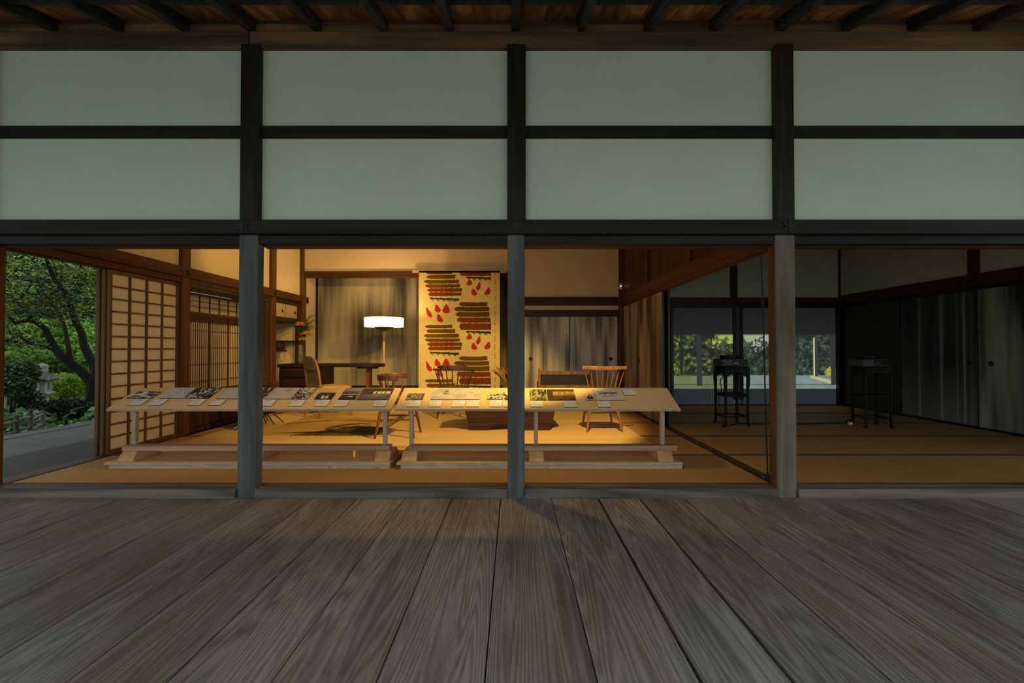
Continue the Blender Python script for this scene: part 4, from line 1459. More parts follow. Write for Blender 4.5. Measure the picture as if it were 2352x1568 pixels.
def comb_chair(label, loc, rz, mat):
    t = empty('spindle_chair', label, 'chair', loc, rz, group='turned wooden chairs')
    base_chair(t, mat, mat, 0.45, 0.42, 0.035, [(-0.21, -0.20), (-0.19, 0.22), (0.19, 0.22), (0.21, -0.20)], 0.44, 0.019)
    pts, hs = [], []
    for k in range(17):
        u = -1 + 2 * k / 16
        pts.append((u * 0.262, -0.255 + 0.045 * u * u, 0.752 + 0.006 * u * u))
        hs.append(0.046 - 0.010 * abs(u) ** 3)
    MB().sweep(pts, 0.026, hs).build('crest_rail', mat, t, bevel=0.006, seg=2)
    for k in range(8):
        u = -1 + 2 * k / 7
        top = (u * 0.236, -0.255 + 0.045 * u * u, 0.735)
        bot = (u * 0.155, -0.165 + 0.03 * u * u, 0.43)
        mid = ((top[0] + bot[0]) / 2, (top[1] + bot[1]) / 2, 0.58)
        MB().tube([bot, mid, top], [0.0075, 0.0085, 0.0055], 8).build('spindle', mat, t, smooth=True)
    return t


comb_chair('golden spindle-back chair with a wide crest rail, back to the viewer', (1.06, 5.76, PZ), R(2), M['maple'])

# ---- woven chair at the desk
wc = empty('woven_chair', 'wooden chair with woven cord seat and back, turned to the desk', 'chair', (-2.69, 6.87, PZ), R(-42))
for sx in (-1, 1):
    MB().tube([(sx * 0.21, -0.235, 0), (sx * 0.205, -0.215, 0.44), (sx * 0.20, -0.245, 0.66), (sx * 0.185, -0.285, 0.83)], [0.014, 0.020, 0.018, 0.013], 10).build('back_post', M['chair_oak'], wc, smooth=True)
    MB().tube([(sx * 0.235, 0.235, 0), (sx * 0.23, 0.215, 0.46)], [0.013, 0.020], 10).build('leg', M['chair_oak'], wc, smooth=True)
    MB().tube([(sx * 0.21, -0.22, 0.20), (sx * 0.232, 0.222, 0.20)], 0.011, 8).build('stretcher', M['chair_oak'], wc, smooth=True)
MB().tube([(-0.22, 0.0, 0.20), (0.22, 0.0, 0.20)], 0.011, 8).build('stretcher', M['chair_oak'], wc, smooth=True)
MB().prism([(-0.21, -0.22), (0.21, -0.22), (0.245, 0.235), (-0.245, 0.235)], 'z', 0.405, 0.445).build('woven_seat', M['cord_seat'], wc, bevel=0.010, seg=2)
# upper roll and lower woven back panel
arch = [(-0.195, 0.67)] + [(-0.19 * math.cos(math.pi * k / 14), 0.745 + 0.135 * math.sin(math.pi * k / 14) ** 0.7) for k in range(15)] + [(0.195, 0.67)]
o = MB().prism(arch, 'y', -0.016, 0.016).build('woven_headrest', M['cord_back'], wc, bevel=0.008, seg=2, loc=(0, -0.10, 0.03))
o.rotation_euler = (R(13), 0, 0)
o.location = (0, -0.098, 0.02)
o = MB().prism([(-0.195, 0.45), (0.195, 0.45), (0.19, 0.665), (-0.19, 0.665)], 'y', -0.013, 0.013).build('woven_back', M['cord_back'], wc, bevel=0.006, loc=(0, 0, 0))
o.rotation_euler = (R(8), 0, 0)
o.location = (0, -0.142, 0.0)
MB().tube([(-0.20, -0.222, 0.455), (0.20, -0.222, 0.455)], 0.012, 8).build('back_rail', M['chair_oak'], wc, smooth=True)

# ---- round dark bowl chair
bc_ = empty('bowl_chair', 'low round dark bowl chair on thin splayed legs behind the grey post', 'chair', (-3.27, 6.0, PZ))
MB().lathe([(0.02, 0.17), (0.12, 0.175), (0.21, 0.215), (0.265, 0.29), (0.285, 0.37), (0.27, 0.372), (0.245, 0.30), (0.19, 0.24), (0.10, 0.205), (0.02, 0.20)], 28).build('bowl', M['bowl'], bc_, smooth=True)
for fx, fy in ((-3.40, 5.68), (-3.49, 5.93), (-3.325, 5.67), (-3.24, 6.20), (-3.33, 6.42), (-3.09, 6.12), (-3.06, 6.30)):
    dx, dy = fx + 3.27, fy - 6.0
    MB().tube([(dx * .42, dy * .42, 0.20), (dx, dy, 0)], [0.011, 0.006], 8).build('leg', M['bowl'], bc_, smooth=True)

# ---- desk with drawers
dk = empty('desk', 'dark walnut desk with a drawer pedestal and one slab leg', 'desk', (-2.95, 7.75, PZ))
free = [(-0.80, -0.27), (0.55, -0.27), (0.70, -0.24), (0.81, -0.12), (0.825, 0.05), (0.76, 0.20), (0.62, 0.27), (-0.80, 0.27)]
MB().prism(free, 'z', 0.685, 0.735).build('desk_top', M['drawer'], dk, bevel=0.006)
box('pedestal', -0.78, -0.09, -0.24, 0.25, 0.04, 0.685, M['drawer'], dk, 0.003)
for j in range(4):
    z0 = 0.07 + 0.152 * j
    dr = box('drawer_front', -0.72, -0.14, -0.262, -0.242, z0, z0 + 0.135, M['drawer'], dk, 0.004)
    box('drawer_lip', -0.27, 0.27, -0.018, -0.009, 0.045, 0.062, M['walnut'], dr, 0.002)
box('slab_leg', 0.55, 0.605, -0.08, 0.10, 0.05, 0.685, M['walnut_z'], dk, 0.006)
box('leg_bracket', 0.40, 0.72, -0.05, 0.05, 0.655, 0.684, M['drawer'], dk, 0.004)
box('leg_foot', 0.50, 0.66, -0.25, 0.25, 0.0, 0.05, M['walnut'], dk, 0.006)
box('pedestal_foot', -0.76, -0.11, -0.22, 0.23, 0.0, 0.04, M['drawer'], dk)

# vase with flowers on the desk
vx, vy, vz = -3.46, 7.66, PZ + 0.7355
vs_ = empty('flower_vase', 'tall mottled vase standing on the desk', 'vase', (vx, vy, vz))
MB().lathe([(0.044, 0), (0.048, 0.02), (0.050, 0.2), (0.046, 0.28), (0.047, 0.305), (0.040, 0.305), (0.038, 0.27)], 20).build('vase_body', M['vase_glass'], vs_, smooth=True)
fw = empty('flower_arrangement', 'three orange spidery flowers with long dark grass blades in the vase', 'flowers', (vx, vy, vz + 0.28))
for k, (px_, py_) in enumerate(((690, 747), (704, 767), (695, 781))):
    p = W(px_, py_, vy - 0.05 + 0.02 * k) - Vector((vx, vy, vz + 0.28))
    m = MB()
    for j in range(60):
        a = random.uniform(0, 2 * math.pi)
        e = random.uniform(-0.15, 1.2)
        L = random.uniform(0.06, 0.10) * (1.0 if k < 2 else 0.85)
        d = Vector((math.cos(a) * math.cos(e), math.sin(a) * math.cos(e), math.sin(e) * 0.75))
        m.tube([p, p + d * L * .6 + Vector((0, 0, .008)), p + d * L], [0.005, 0.006, 0.003], 4)
    m.build('flower_head', M['orange'], fw)
    MB().tube([(0, 0, -0.05), p * .5 + Vector((0.005, 0, 0)), p], 0.003, 6).build('stem', M['green_blade'], fw)
for k in range(26):
    # long arching blades, mostly to the right
    tipx = random.choice((random.uniform(0.0, 0.2), random.uniform(0.15, 0.45)))
    h = random.uniform(0.28, 0.60) - tipx * 0.30
    if k < 5:
        tipx, h = (0.44, 0.06, 0.14, -0.08, 0.38)[k], (0.10, 0.58, 0.52, 0.45, 0.28)[k]
    ty = random.uniform(-0.10, 0.12)
    pts = []
    for j in range(7):
        s = j / 6
        pts.append(Vector((tipx * s ** 1.5, ty * s, h * (1.55 * s - 0.55 * s ** 3) if tipx < .25 else h * 1.4 * s + 0.55 * (s - s * s) * 0.9 - 0.4 * h * s ** 4)))
    wdt = [0.006, 0.009, 0.011, 0.010, 0.008, 0.005, 0.001]
    vv, ff = [], []
    for j, p in enumerate(pts):
        vv += [p + Vector((0.3 * wdt[j], wdt[j], 0)), p - Vector((0.3 * wdt[j], wdt[j], 0)), p + Vector((0, 0, 0.0012))]
    for j in range(6):
        for q in range(3):
            q2 = (q + 1) % 3
            ff.append((j * 3 + q, j * 3 + q2, (j + 1) * 3 + q2, (j + 1) * 3 + q))
    MB().add(vv, ff).build('grass_blade', M['green_blade'], fw)

# small dark ornament on the staggered shelf
orn = empty('shelf_ornament', 'small dark pot on a black stand on the alcove shelf', 'ornament', (-3.98, 7.82, 0.975))
box('ornament_stand', -0.10, 0.10, -0.13, 0.13, 0.0, 0.05, M['iron'], orn, 0.006)
MB().lathe([(0.05, 0.05), (0.075, 0.07), (0.085, 0.10), (0.06, 0.125), (0.05, 0.135), (0.04, 0.13)], 18).build('pot', plain('dark_green_glaze', (0.03, 0.06, 0.05), 0.25, 0.5), orn, smooth=True)

# ---- floor lamp
lx, ly = -2.17, 7.9
lp = empty('floor_lamp', 'floor lamp with wide glowing paper drum shade on wooden pole', 'lamp', (lx, ly, PZ))
MB().lathe([(0.305, 1.340), (0.318, 1.340), (0.322, 1.485), (0.318, 1.495), (0.305, 1.495), (0.308, 1.48), (0.305, 1.350)], 40).build('lamp_shade', M['shade'], lp, smooth=True)
for k in range(6):
    a = k * math.pi / 3 + 0.35
    MB().tube([(0.322 * math.cos(a), 0.322 * math.sin(a), 1.340), (0.325 * math.cos(a), 0.325 * math.sin(a), 1.495)], 0.0025, 5).build('shade_rib', M['chair_oak'], lp)
MB().tube([(0.31 * math.cos(k * .2618), 0.31 * math.sin(k * .2618), 1.343) for k in range(25)], 0.003, 5).build('shade_ring', M['chair_oak'], lp)
MB().lathe([(0.004, 1.275), (0.05, 1.282), (0.11, 1.305), (0.165, 1.338), (0.16, 1.342), (0.10, 1.318), (0.004, 1.295)], 28).build('diffuser_bowl', M['walnut_z'], lp, smooth=True)
MB().tube([(0, 0, 1.08), (0, 0, 1.28)], 0.010, 10).build('neck', M['chair_oak'], lp, smooth=True)
MB().tube([(0, 0, 0.05), (0, 0, 1.10)], [0.018, 0.015], 12).build('pole', M['lamp_wood'], lp, smooth=True)
MB().lathe([(0.15, 0), (0.16, 0.015), (0.14, 0.04), (0.02, 0.06)], 20).build('lamp_base', M['walnut_z'], lp, smooth=True)
d = bpy.data.lights.new('lamp_bulb', 'POINT')
d.energy = 26
d.color = (1.0, 0.62, 0.24)
d.shadow_soft_size = 0.06
o = bpy.data.objects.new('lamp_bulb', d)
COL.objects.link(o)
o.location = (0, 0, 1.43)
o.parent = lp

# ---- printed textile on a rod
tx0, tx1, tz0, tz1 = -1.677, -0.246, 0.30, 2.375
te = empty('printed_textile', 'yellow hanging textile printed with brown bars and red peppers', 'textile', ((tx0 + tx1) / 2, YB - 0.075, tz0))


def textile_fn(u, v):
    # units of the drawing: 985 wide, 660 per repeat
    X = 110 + 985 * u
    Yd = 105 + (1 - v) * (tz1 - tz0) / (tx1 - tx0) * 985
    n = vnoise(u, v, 90, 130, 5, 2)
    c = np.tile(np.array([0.70, 0.56, 0.26]), (len(u), 1)) * (0.86 + 0.28 * n)[:, None]
    br, rd, gn, dk_ = np.array([0.135, 0.070, 0.013]), np.array([0.44, 0.032, 0.024]), np.array([0.025, 0.055, 0.018]), np.array([0.17, 0.025, 0.012])
    wob = 3 * np.sin(X / 71.0) + 1.2 * np.sin(X / 23.0)

    def bars(Yp, lst):
        for y_, a, b, h in lst:
            tap = np.clip((X - a) / 40.0, 0, 1) ** 0.6
            s = (X > a) & (X < b) & (np.abs(Yp + wob * 0.6 - y_) < h / 2 * (0.25 + 0.75 * tap))
            c[s] = br

    def pepper(Yp, x, y_, rw, rh, lean):
        xx_ = X - x - lean * (Yp - y_)
        t_ = (Yp - y_) / rh
        s = (np.abs(t_) < 1) & (np.abs(xx_) < rw * np.clip(0.25 + 0.75 * (t_ + 1) / 1.2, 0, 1) * np.sqrt(np.clip(1 - np.clip(t_, 0, 1) ** 4, 0, 1)))
        c[s] = rd
        st_ = (np.abs(xx_) < 2.5) & (t_ > 0.9) & (t_ < 1.35)
        c[st_] = br

    def net(Yp, a, b, ya, yb, cols):
        s = (X > a) & (X < b) & (Yp > ya) & (Yp < yb)
        ph = (X - a) / (b - a) * cols
        strip = s & ((ph % 1) < 0.72)
        c[strip] = c[strip] * 0.35 + dk_ * 0.65 + np.array([0.06, 0, 0])
        stem_ = s & (np.abs(((ph + 0.004 * (Yp - ya)) % 1) - 0.5) < 0.035)
        c[stem_] = br * 0.6

    def stem(Yp, a, b, y_):
        yc = y_ + (X - a) * 0.05
        s = (X > a) & (X < b) & (np.abs(Yp - yc) < 9 + 5 * (X - a) / (b - a))
        hk = (X > a) & (X < b) & (Yp > yc) & (Yp < yc + 30) & ((((X - a) - (Yp - yc) * 1.1) % 68) < 17)
        c[s | hk] = gn
    YL = (Yd - 785 + 10 * 660 + 40) % 660 + 785 - 40       # left motif, one repeat
    bars(YL, [(785, 188, 518, 40), (840, 203, 553, 48), (898, 175, 598, 46), (950, 188, 610, 40), (1000, 213, 635, 42), (1050, 222, 628, 42)])
    net(YL, 240, 550, 955, 1078, 5)
    for yy_ in (975, 1027):
        s = (np.abs(YL - yy_) < 4) & (X > 245) & (X < 548)
        c[s & ((X % 62) > 22)] = np.array([0.75, 0.30, 0.14])
    stem(YL, 245, 598, 1100)
    for x, y_, rw, rh, ln in ((228, 1272, 30, 60, 0.42), (335, 1225, 36, 46, 0.25), (443, 1230, 46, 54, 0.0), (362, 1345, 36, 50, 0.35)):
        pepper(YL, x, y_, rw, rh, ln)
    YR = (Yd - 513 + 10 * 660 + 40) % 660 + 513 - 40
    bars(YR, [(513, 600, 945, 50), (573, 540, 967, 54), (638, 560, 968, 60), (705, 573, 978, 60), (785, 603, 990, 84)])
    net(YR, 615, 985, 690, 828, 4.4)
    s = (np.abs(YR - 745) < 4) & (X > 620) & (X < 985)
    c[s & ((X % 66) > 20)] = np.array([0.75, 0.30, 0.14])
    stem(YR, 685, 985, 845)
    for x, y_, rw, rh, ln in ((725, 908, 36, 36, -0.15), (838, 950, 27, 50, -0.25), (780, 1025, 36, 42, 0.25), (950, 1015, 36, 46, -0.3)):
        pepper(YR, x, y_, rw, rh, ln)
    s = (np.abs(X - 1035) < 3) & (((Yd * 0.9) % 90) < 66)
    c[s & (vnoise(u, v, 60, 200, 3, 1) > 0.45)] = br
    return c


hw_ = (tx1 - tx0) / 2
painted_grid('printed_cloth', (-hw_, 0, 0), (hw_, 0, 0), (-hw_, 0, tz1 - tz0), 240, 350, textile_fn, M['fabric_print'], te)
cl = MB().box(-hw_, hw_, 0.0015, 0.004, 0, tz1 - tz0)
cl.build('cloth_lining', plain('cream_lining', (0.6, 0.5, 0.3), 0.9, 0.05), te)
MB().box(-0.835, 0.835, 0.0, 0.025, tz1 - tz0 - 0.035, tz1 - tz0 + 0.012).build('hanging_batten', M['lamp_wood'], te, bevel=0.003)

# ---- low walnut table with slab base
tb = empty('low_table', 'low walnut table on a thick arched slab base', 'table', (0.0, 5.95, PZ))
prof = [(-0.62, 0.335), (-0.52, 0.0), (-0.315, 0.0), (-0.25, 0.04), (-0.14, 0.095), (-0.05, 0.12), (0.04, 0.11), (0.11, 0.05), (0.15, 0.0), (0.43, 0.0), (0.455, 0.05), (0.52, 0.335)]
MB().prism(prof, 'y', -0.27, -0.20).build('slab_base', M['walnut'], tb, bevel=0.006)
MB().prism(prof, 'y', 0.16, 0.23).build('slab_base', M['walnut'], tb, bevel=0.006)
MB().prism([(-0.70, -0.33), (-0.1, -0.30), (0.5, -0.34), (0.60, -0.20), (0.58, 0.25), (0.1, 0.31), (-0.6, 0.28), (-0.72, 0.05)], 'z', 0.335, 0.385).build('table_top', M['walnut'], tb, bevel=0.008)
dv = empty('dried_arrangement', 'brown dried leaves in a dark pot, half hidden by the middle post', 'dried plant', (-0.05, 6.05, PZ + 0.3855))
MB().lathe([(0.05, 0), (0.085, 0.03), (0.10, 0.09), (0.075, 0.14), (0.05, 0.155), (0.04, 0.15)], 20).build('pot', M['walnut_z'], dv, smooth=True)
for k in range(9):
    a = R(100 + 18 * k)
    L = 0.20 + 0.07 * ((k * 37) % 5) / 4
    vv = []
    dirx = math.cos(a)
    for j in range(6):
        s = j / 5
        wj = 0.028 * math.sin(math.pi * (0.12 + 0.86 * s)) + 0.001
        p = Vector((dirx * L * s * 0.95, 0.08 * math.sin(a * 3) * s, 0.14 + L * s * (1.15 - 0.45 * s * abs(dirx))))
        vv += [p + Vector((.55 * wj, .6 * wj, .5 * wj)), p - Vector((.55 * wj, .6 * wj, .5 * wj)), p + Vector((-0.004, 0, 0.006))]
    ff = []
    for j in range(5):
        for q in range(3):
            q2 = (q + 1) % 3
            ff.append((j * 3 + q, j * 3 + q2, (j + 1) * 3 + q2, (j + 1) * 3 + q))
    MB().add(vv, ff).build('dried_leaf', M['dried'], dv)

# ---- bench against the back doors
bn = empty('bench', 'low dark bench with leather back panel between wooden rails', 'bench', (0.845, 7.95, PZ))
for s in (-1, 1):
    box('post', s * 0.425 - 0.018, s * 0.425 + 0.018, -0.22, -0.18, 0, 0.645, M['chair_oak'], bn, 0.003)
    box('post', s * 0.425 - 0.018, s * 0.425 + 0.018, 0.18, 0.22, 0, 0.42, M['chair_oak'], bn, 0.003)
box('top_rail', -0.407, 0.407, -0.215, -0.185, 0.555, 0.61, M['chair_oak'], bn, 0.003)
box('lower_rail', -0.407, 0.407, -0.215, -0.185, 0.345, 0.385, M['chair_oak'], bn, 0.003)
box('back_panel', -0.407, 0.407, -0.207, -0.192, 0.385, 0.555, M['cushion'], bn)
box('bench_seat', -0.41, 0.41, -0.18, 0.20, 0.30, 0.37, M['cushion'], bn, 0.015)
box('seat_rail', -0.407, 0.407, 0.185, 0.215, 0.25, 0.30, M['chair_oak'], bn, 0.003)
box('seat_rail', -0.407, 0.407, -0.215, -0.185, 0.25, 0.30, M['chair_oak'], bn, 0.003)

# ---- motion sensor in the corner
ms = empty('motion_sensor', 'small white motion sensor high in the back corner', 'sensor', (XP - 0.06, YB - 0.07, 2.10))
MB().prism([(-0.025, -0.03), (0.02, -0.03), (0.026, 0.02), (-0.026, 0.02)], 'z', -0.05, 0.05).build('sensor_body', M['white_plastic'], ms, bevel=0.006, loc=(0, 0, 0))
MB().lathe([(0.001, 0), (0.007, 0), (0.007, 0.003), (0.001, 0.003)], 12).build('indicator', M['led'], ms, loc=(-0.006, -0.031, 0.0)).rotation_euler = (R(90), 0, 0)

# ================================================================== DARK ROOM


def carved_stand(label, loc, rz):
    t = empty('carved_stand', label, 'stand', loc, rz, group='carved projector stands')
    H, w_ = 0.765, 0.145
    box('top', -w_ - 0.012, w_ + 0.012, -w_ - 0.012, w_ + 0.012, H - 0.028, H, M['stand'], t, 0.005)
    for sx in (-1, 1):
        for sy in (-1, 1):
            m = MB()
            x, y_ = sx * w_, sy * w_
            m.tube([(x * 1.06, y_ * 1.06, 0), (x * 1.0, y_ * 1.0, 0.035), (x * .99, y_ * .99, 0.10), (x * .99, y_ * .99, 0.45), (x * 1.02, y_ * 1.02, 0.60), (x, y_, H - 0.02)], [0.022, 0.017, 0.018, 0.019, 0.025, 0.022], 8)
            m.build('leg', M['stand'], t, smooth=True)
    for a in range(4):
        q = Matrix.Rotation(a * math.pi / 2, 4, 'Z')
        m = MB().prism([(-w_ + .02, H - 0.03), (-w_ + .02, H - 0.13), (-w_ + .045, H - 0.125), (-w_ + .05, H - 0.10), (-w_ + .075, H - 0.10), (-w_ + .09, H - 0.075), (w_ - .09, H - 0.075), (w_ - .075, H - 0.10), (w_ - .05, H - 0.10), (w_ - .045, H - 0.125), (w_ - .02, H - 0.13), (w_ - .02, H - 0.03)], 'y', -w_ - 0.008, -w_ + 0.008)
        m.v = [tuple(q @ Vector(p)) for p in m.v]
        m.build('carved_apron', M['stand'], t)
        for z in (0.11, ):
            m = MB().box(-w_ + .01, w_ - .01, -w_ - 0.009, -w_ + 0.009, z, z + 0.02)
            m.v = [tuple(q @ Vector(p)) for p in m.v]
            m.build('stretcher', M['stand'], t)
    box('shelf', -w_, w_, -w_, w_, 0.375, 0.415, M['stand'], t, 0.003)
    return t


def slide_projector(label, loc, rz, dim=1.0):
    t = empty('slide_projector', label, 'projector', loc, rz, group='slide projectors')
    for sx in (-1, 1):
        for sy in (-1, 1):
            box('rubber_foot', sx * 0.13 - .012, sx * 0.13 + .012, sy * 0.10 - .012, sy * .10 + .012, 0, 0.010, M['black'], t)
    box('body', -0.175, 0.155, -0.13, 0.13, 0.010, 0.095, M['grey_plastic'], t, 0.006)
    pn = box('control_panel', -0.05, 0.04, -0.137, -0.130, 0.018, 0.088, M['black'], t, 0.002)
    box('control_panel_frame', -0.060, 0.046, -0.134, -0.129, 0.012, 0.094, M['trim_grey'], t, 0.001)
    for k in range(3):
        MB().lathe([(0.001, 0), (0.006, 0), (0.006, 0.008), (0.001, 0.008)], 10).build('knob', M['metal'], pn, loc=(-0.025 + 0.025 * k, -0.003, -0.012 + 0.012 * (k % 2))).rotation_euler = (R(90), 0, 0)
    box('side_housing', 0.05, 0.158, -0.138, -0.128, 0.022, 0.085, M['black'], t, 0.003)
    box('base_trim', 0.05, 0.160, -0.139, -0.126, 0.012, 0.020, M['trim_grey'], t, 0.001)
    MB().lathe([(0.118, 0.0), (0.122, 0.006), (0.122, 0.044), (0.112, 0.05), (0.05, 0.05), (0.045, 0.042)], 30, (-0.01, 0.0, 0.096)).build('slide_tray', M['black'], t, smooth=True)
    m = MB()
    for k in range(30):
        a = 2 * math.pi * k / 30
        m.tube([(-0.01 + 0.1225 * math.cos(a), 0.1225 * math.sin(a), 0.102), (-0.01 + 0.1225 * math.cos(a), 0.1225 * math.sin(a), 0.138)], 0.002, 4)
    r_ = m.build('tray_ribs', M['stand'], t)
    ln = MB().lathe([(0.030, 0.0), (0.032, 0.03), (0.026, 0.06), (0.024, 0.075), (0.018, 0.074)], 18).build('lens', M['black'], t, smooth=True, loc=(0.15, 0.05, 0.055))
    ln.rotation_euler = (0, R(90), 0)
    return t


c1 = W(1681, 972, 6.10)
carved_stand('black carved wood stand at the left, beside the hanging cord', (2.868, 6.235, 0.0005), R(1))
slide_projector('slide projector on the stand nearer the hanging cord', (2.845, 6.20, 0.766), R(2))
carved_stand('black carved wood stand by the dark sliding doors', (4.60, 6.09, 0.0005), R(-7))
slide_projector('slide projector on the stand by the dark sliding doors', (4.55, 6.06, 0.766), R(3))


def cord(label, pts, r=0.006, name='black_cable', mat=None):
    # smooth the path a little
    P = [Vector(p) for p in pts]
    out = []
    for i in range(len(P) - 1):
        p0, p1, p2, p3 = P[max(i - 1, 0)], P[i], P[i + 1], P[min(i + 2, len(P) - 1)]
        for s in (0, .25, .5, .75):
            out.append(0.5 * ((2 * p1) + (p2 - p0) * s + (2 * p0 - 5 * p1 + 4 * p2 - p3) * s * s + (3 * p1 - p0 - 3 * p2 + p3) * s ** 3))
    out.append(P[-1])
    o = MB().tube(out, r, 7).build(name, mat or M['black'], None, smooth=True)
    return tag(o, label, 'cord')


cord('black power cord looping down the left side of the first stand', [(2.70, 6.02, 0.80), (2.60, 5.98, 0.83), (2.53, 5.98, 0.76), (2.56, 5.97, 0.70), (2.64, 5.95, 0.66), (2.60, 5.95, 0.60), (2.61, 5.94, 0.45), (2.57, 5.94, 0.35), (2.61, 5.94, 0.15), (2.63, 5.95, 0.008)], 0.006)
cord('black power cord lying across the matting between the two stands', [(2.66, 6.02, 0.0075), (3.0, 6.25, 0.0075), (3.35, 6.20, 0.0075), (3.75, 6.22, 0.0075), (4.05, 6.25, 0.0075), (4.26, 6.30, 0.0075), (4.38, 6.30, 0.0075)], 0.006)
pg = empty('power_plug', 'small white plug on the matting by the dark stand', 'plug', (4.42, 6.22, 0.0015))
box('plug_body', -0.022, 0.022, -0.018, 0.018, 0.0, 0.032, M['white_plastic'], pg, 0.004)
MB().tube([(0, 0, 0.030), (0.006, 0.02, 0.07), (0.004, 0.05, 0.05), (0, 0.09, 0.008)], 0.006, 7).build('plug_lead', M['black'], pg, smooth=True)
# hanging cord at the partition end
pts = [W(1748, 572, 3.60)] + [W(px_, py_, 3.60) for px_, py_ in ((1750, 640), (1754, 760), (1757, 880), (1759, 960), (1762, 1050), (1763, 1090))]
pts[0].z = 1.742
cord('thin black cord hanging from the lintel beside the pale post', pts, 0.0055, 'hanging_cord')
wt = empty('cord_weight', 'black cord cone with metal strip on the floor track', 'bracket', (W(1764, 1100, 3.60).x, 3.60, 0.004))
MB().lathe([(0.022, 0.0), (0.018, 0.02), (0.006, 0.06)], 12).build('cone', M['black'], wt, smooth=True)
st_ = MB().box(-0.006, 0.006, -0.07, 0.09, 0.0, 0.006).build('metal_strip', M['metal'], wt)
tp = box('tape_patch', -0.022, 0.022, -0.06, 0.06, 0.0, 0.0012, M['tape'], None)
tp.location = (0.875, 3.60, 0.0012)
tp.rotation_euler = (0, 0, R(-8))
tag(tp, 'strip of grey tape stuck on the front matting', 'tape')

# ---- track lights above the front lintel, inside (they light the exhibition)
trk = box('light_track', -3.2, 1.6, 3.90, 3.94, 2.965, 2.999, M['white_plastic'])
tag(trk, 'ceiling track carrying the exhibition spotlights', 'light track')
for k, (loc, aim, wts, ang, bsz) in enumerate(SPOTS):
    names = ('spotlight on the track aimed at the low walnut table', 'spotlight on the track aimed at the printed textile', 'spotlight on the track aimed at the woven chair', 'spotlight with an added beam flap on the track aimed at the upper back wall', 'unseen fill spotlight added on the track to brighten the shoji wall', 'spotlight on the track aimed straight down at the display tables')
    t = empty('track_spotlight', names[k], 'spotlight', loc)
    dirv = (Vector(aim) - Vector(loc)).normalized()
    q = dirv.to_track_quat('-Z', 'Y').to_euler()
    m = MB().lathe([(0.055, 0.002), (0.058, 0.0), (0.058, 0.14), (0.05, 0.15), (0.02, 0.15), (0.045, 0.13), (0.052, 0.12)], 20)
    h = m.build('housing', M['black'], t, smooth=True)
    h.rotation_euler = q
    MB().tube([(0, -0.02, 0.19), (0, 0, 0.10)], 0.008, 8).build('arm', M['black'], t)
    tip = Vector(loc) + dirv * 0.01
    spot('spotlight', tip, aim, wts, ang, 0.7 if k in (1, 5) else 0.3, WARM, bsz)
    if k == 3:      # unseen flap added to keep this beam off the right half of the wall
        box('beam_flap', 0.0715, 0.0745, 0.05, 0.34, -0.16, 0.12, M['black'], t)
        box('beam_flap_arm', 0.055, 0.066, 0.03, 0.23, 0.06, 0.075, M['black'], t)

# ================================================================== GARDEN


def leaves(name, pts, size, mat, parent, flat=0.3, shade=None, seed=1, aspect=0.55):
    """many small leaf blades around given points, one mesh"""
    r = np.random.default_rng(seed)
    n = len(pts)
    pts = np.asarray(pts)
    nrm = r.normal(size=(n, 3))
    nrm[:, 2] = np.abs(nrm[:, 2]) + (1.0 / max(flat, 0.05)) * 0.3
    nrm /= np.linalg.norm(nrm, axis=1)[:, None]
    a = r.normal(size=(n, 3))
    a -= (a * nrm).sum(1)[:, None] * nrm
    a /= np.linalg.norm(a, axis=1)[:, None]
    b = np.cross(nrm, a)
    s = size * r.uniform(0.6, 1.3, n)[:, None]
    v = np.stack([pts - a * s, pts + b * s * aspect, pts + a * s, pts - b * s * aspect], 1).reshape(-1, 3)
    q = np.arange(n * 4).reshape(n, 4)
    me = bpy.data.meshes.new(name)
    me.vertices.add(n * 4)
    me.vertices.foreach_set('co', v.astype(np.float32).ravel())
    me.loops.add(n * 4)
    me.loops.foreach_set('vertex_index', q.astype(np.int32).ravel())
    me.polygons.add(n)
    me.polygons.foreach_set('loop_start', np.arange(0, n * 4, 4, dtype=np.int32))
    me.update(calc_edges=True)
    me.validate()
    val = (r.random(n) if shade is None else np.clip(shade + r.normal(0, 0.18, n), 0, 1))
    at = me.color_attributes.new('Col', 'FLOAT_COLOR', 'POINT')
    vv = np.repeat(val, 4)
    at.data.foreach_set('color', np.stack([vv, vv, vv, np.ones_like(vv)], 1).astype(np.float32).ravel())
    o = link(name, me, mat, parent)
    o['kind'] = 'stuff'
    return o


def blob(c, r, n, seed, hollow=0.55, lumps=9):
    """points on a lumpy mound"""
    g = np.random.default_rng(seed)
    cs = g.normal(size=(lumps, 3))
    cs /= np.linalg.norm(cs, axis=1)[:, None]
    cs = cs * 0.55 * g.uniform(0.5, 1.0, (lumps, 1))
    k = g.integers(0, lumps, n)
    d = g.normal(size=(n, 3))
    d /= np.linalg.norm(d, axis=1)[:, None]
    p = cs[k] + d * (0.52 * (hollow + (1 - hollow) * g.random((n, 1)) ** 0.5))
    return p * np.array(r) + np.array(c)


LM = {
    'dark': leaf_mat('dark_glossy_leaves', (0.014, 0.038, 0.016), (0.11, 0.22, 0.085), 0.15, 0.28),
    'mid': leaf_mat('green_leaves', (0.02, 0.055, 0.010), (0.34, 0.58, 0.11), 0.4),
    'bright': leaf_mat('bright_yellow_green_leaves', (0.12, 0.24, 0.02), (0.48, 0.70, 0.08), 0.4),
    'maple': leaf_mat('maple_leaves', (0.004, 0.006, 0.0035), (0.24, 0.33, 0.05), 0.3),
    'hedge': leaf_mat('black_green_hedge_leaves', (0.008, 0.016, 0.010), (0.026, 0.048, 0.024), 0.1),
    'lotus': leaf_mat('pale_lotus_leaves', (0.05, 0.12, 0.05), (0.15, 0.28, 0.13), 0.25),
}
GZ = -0.62


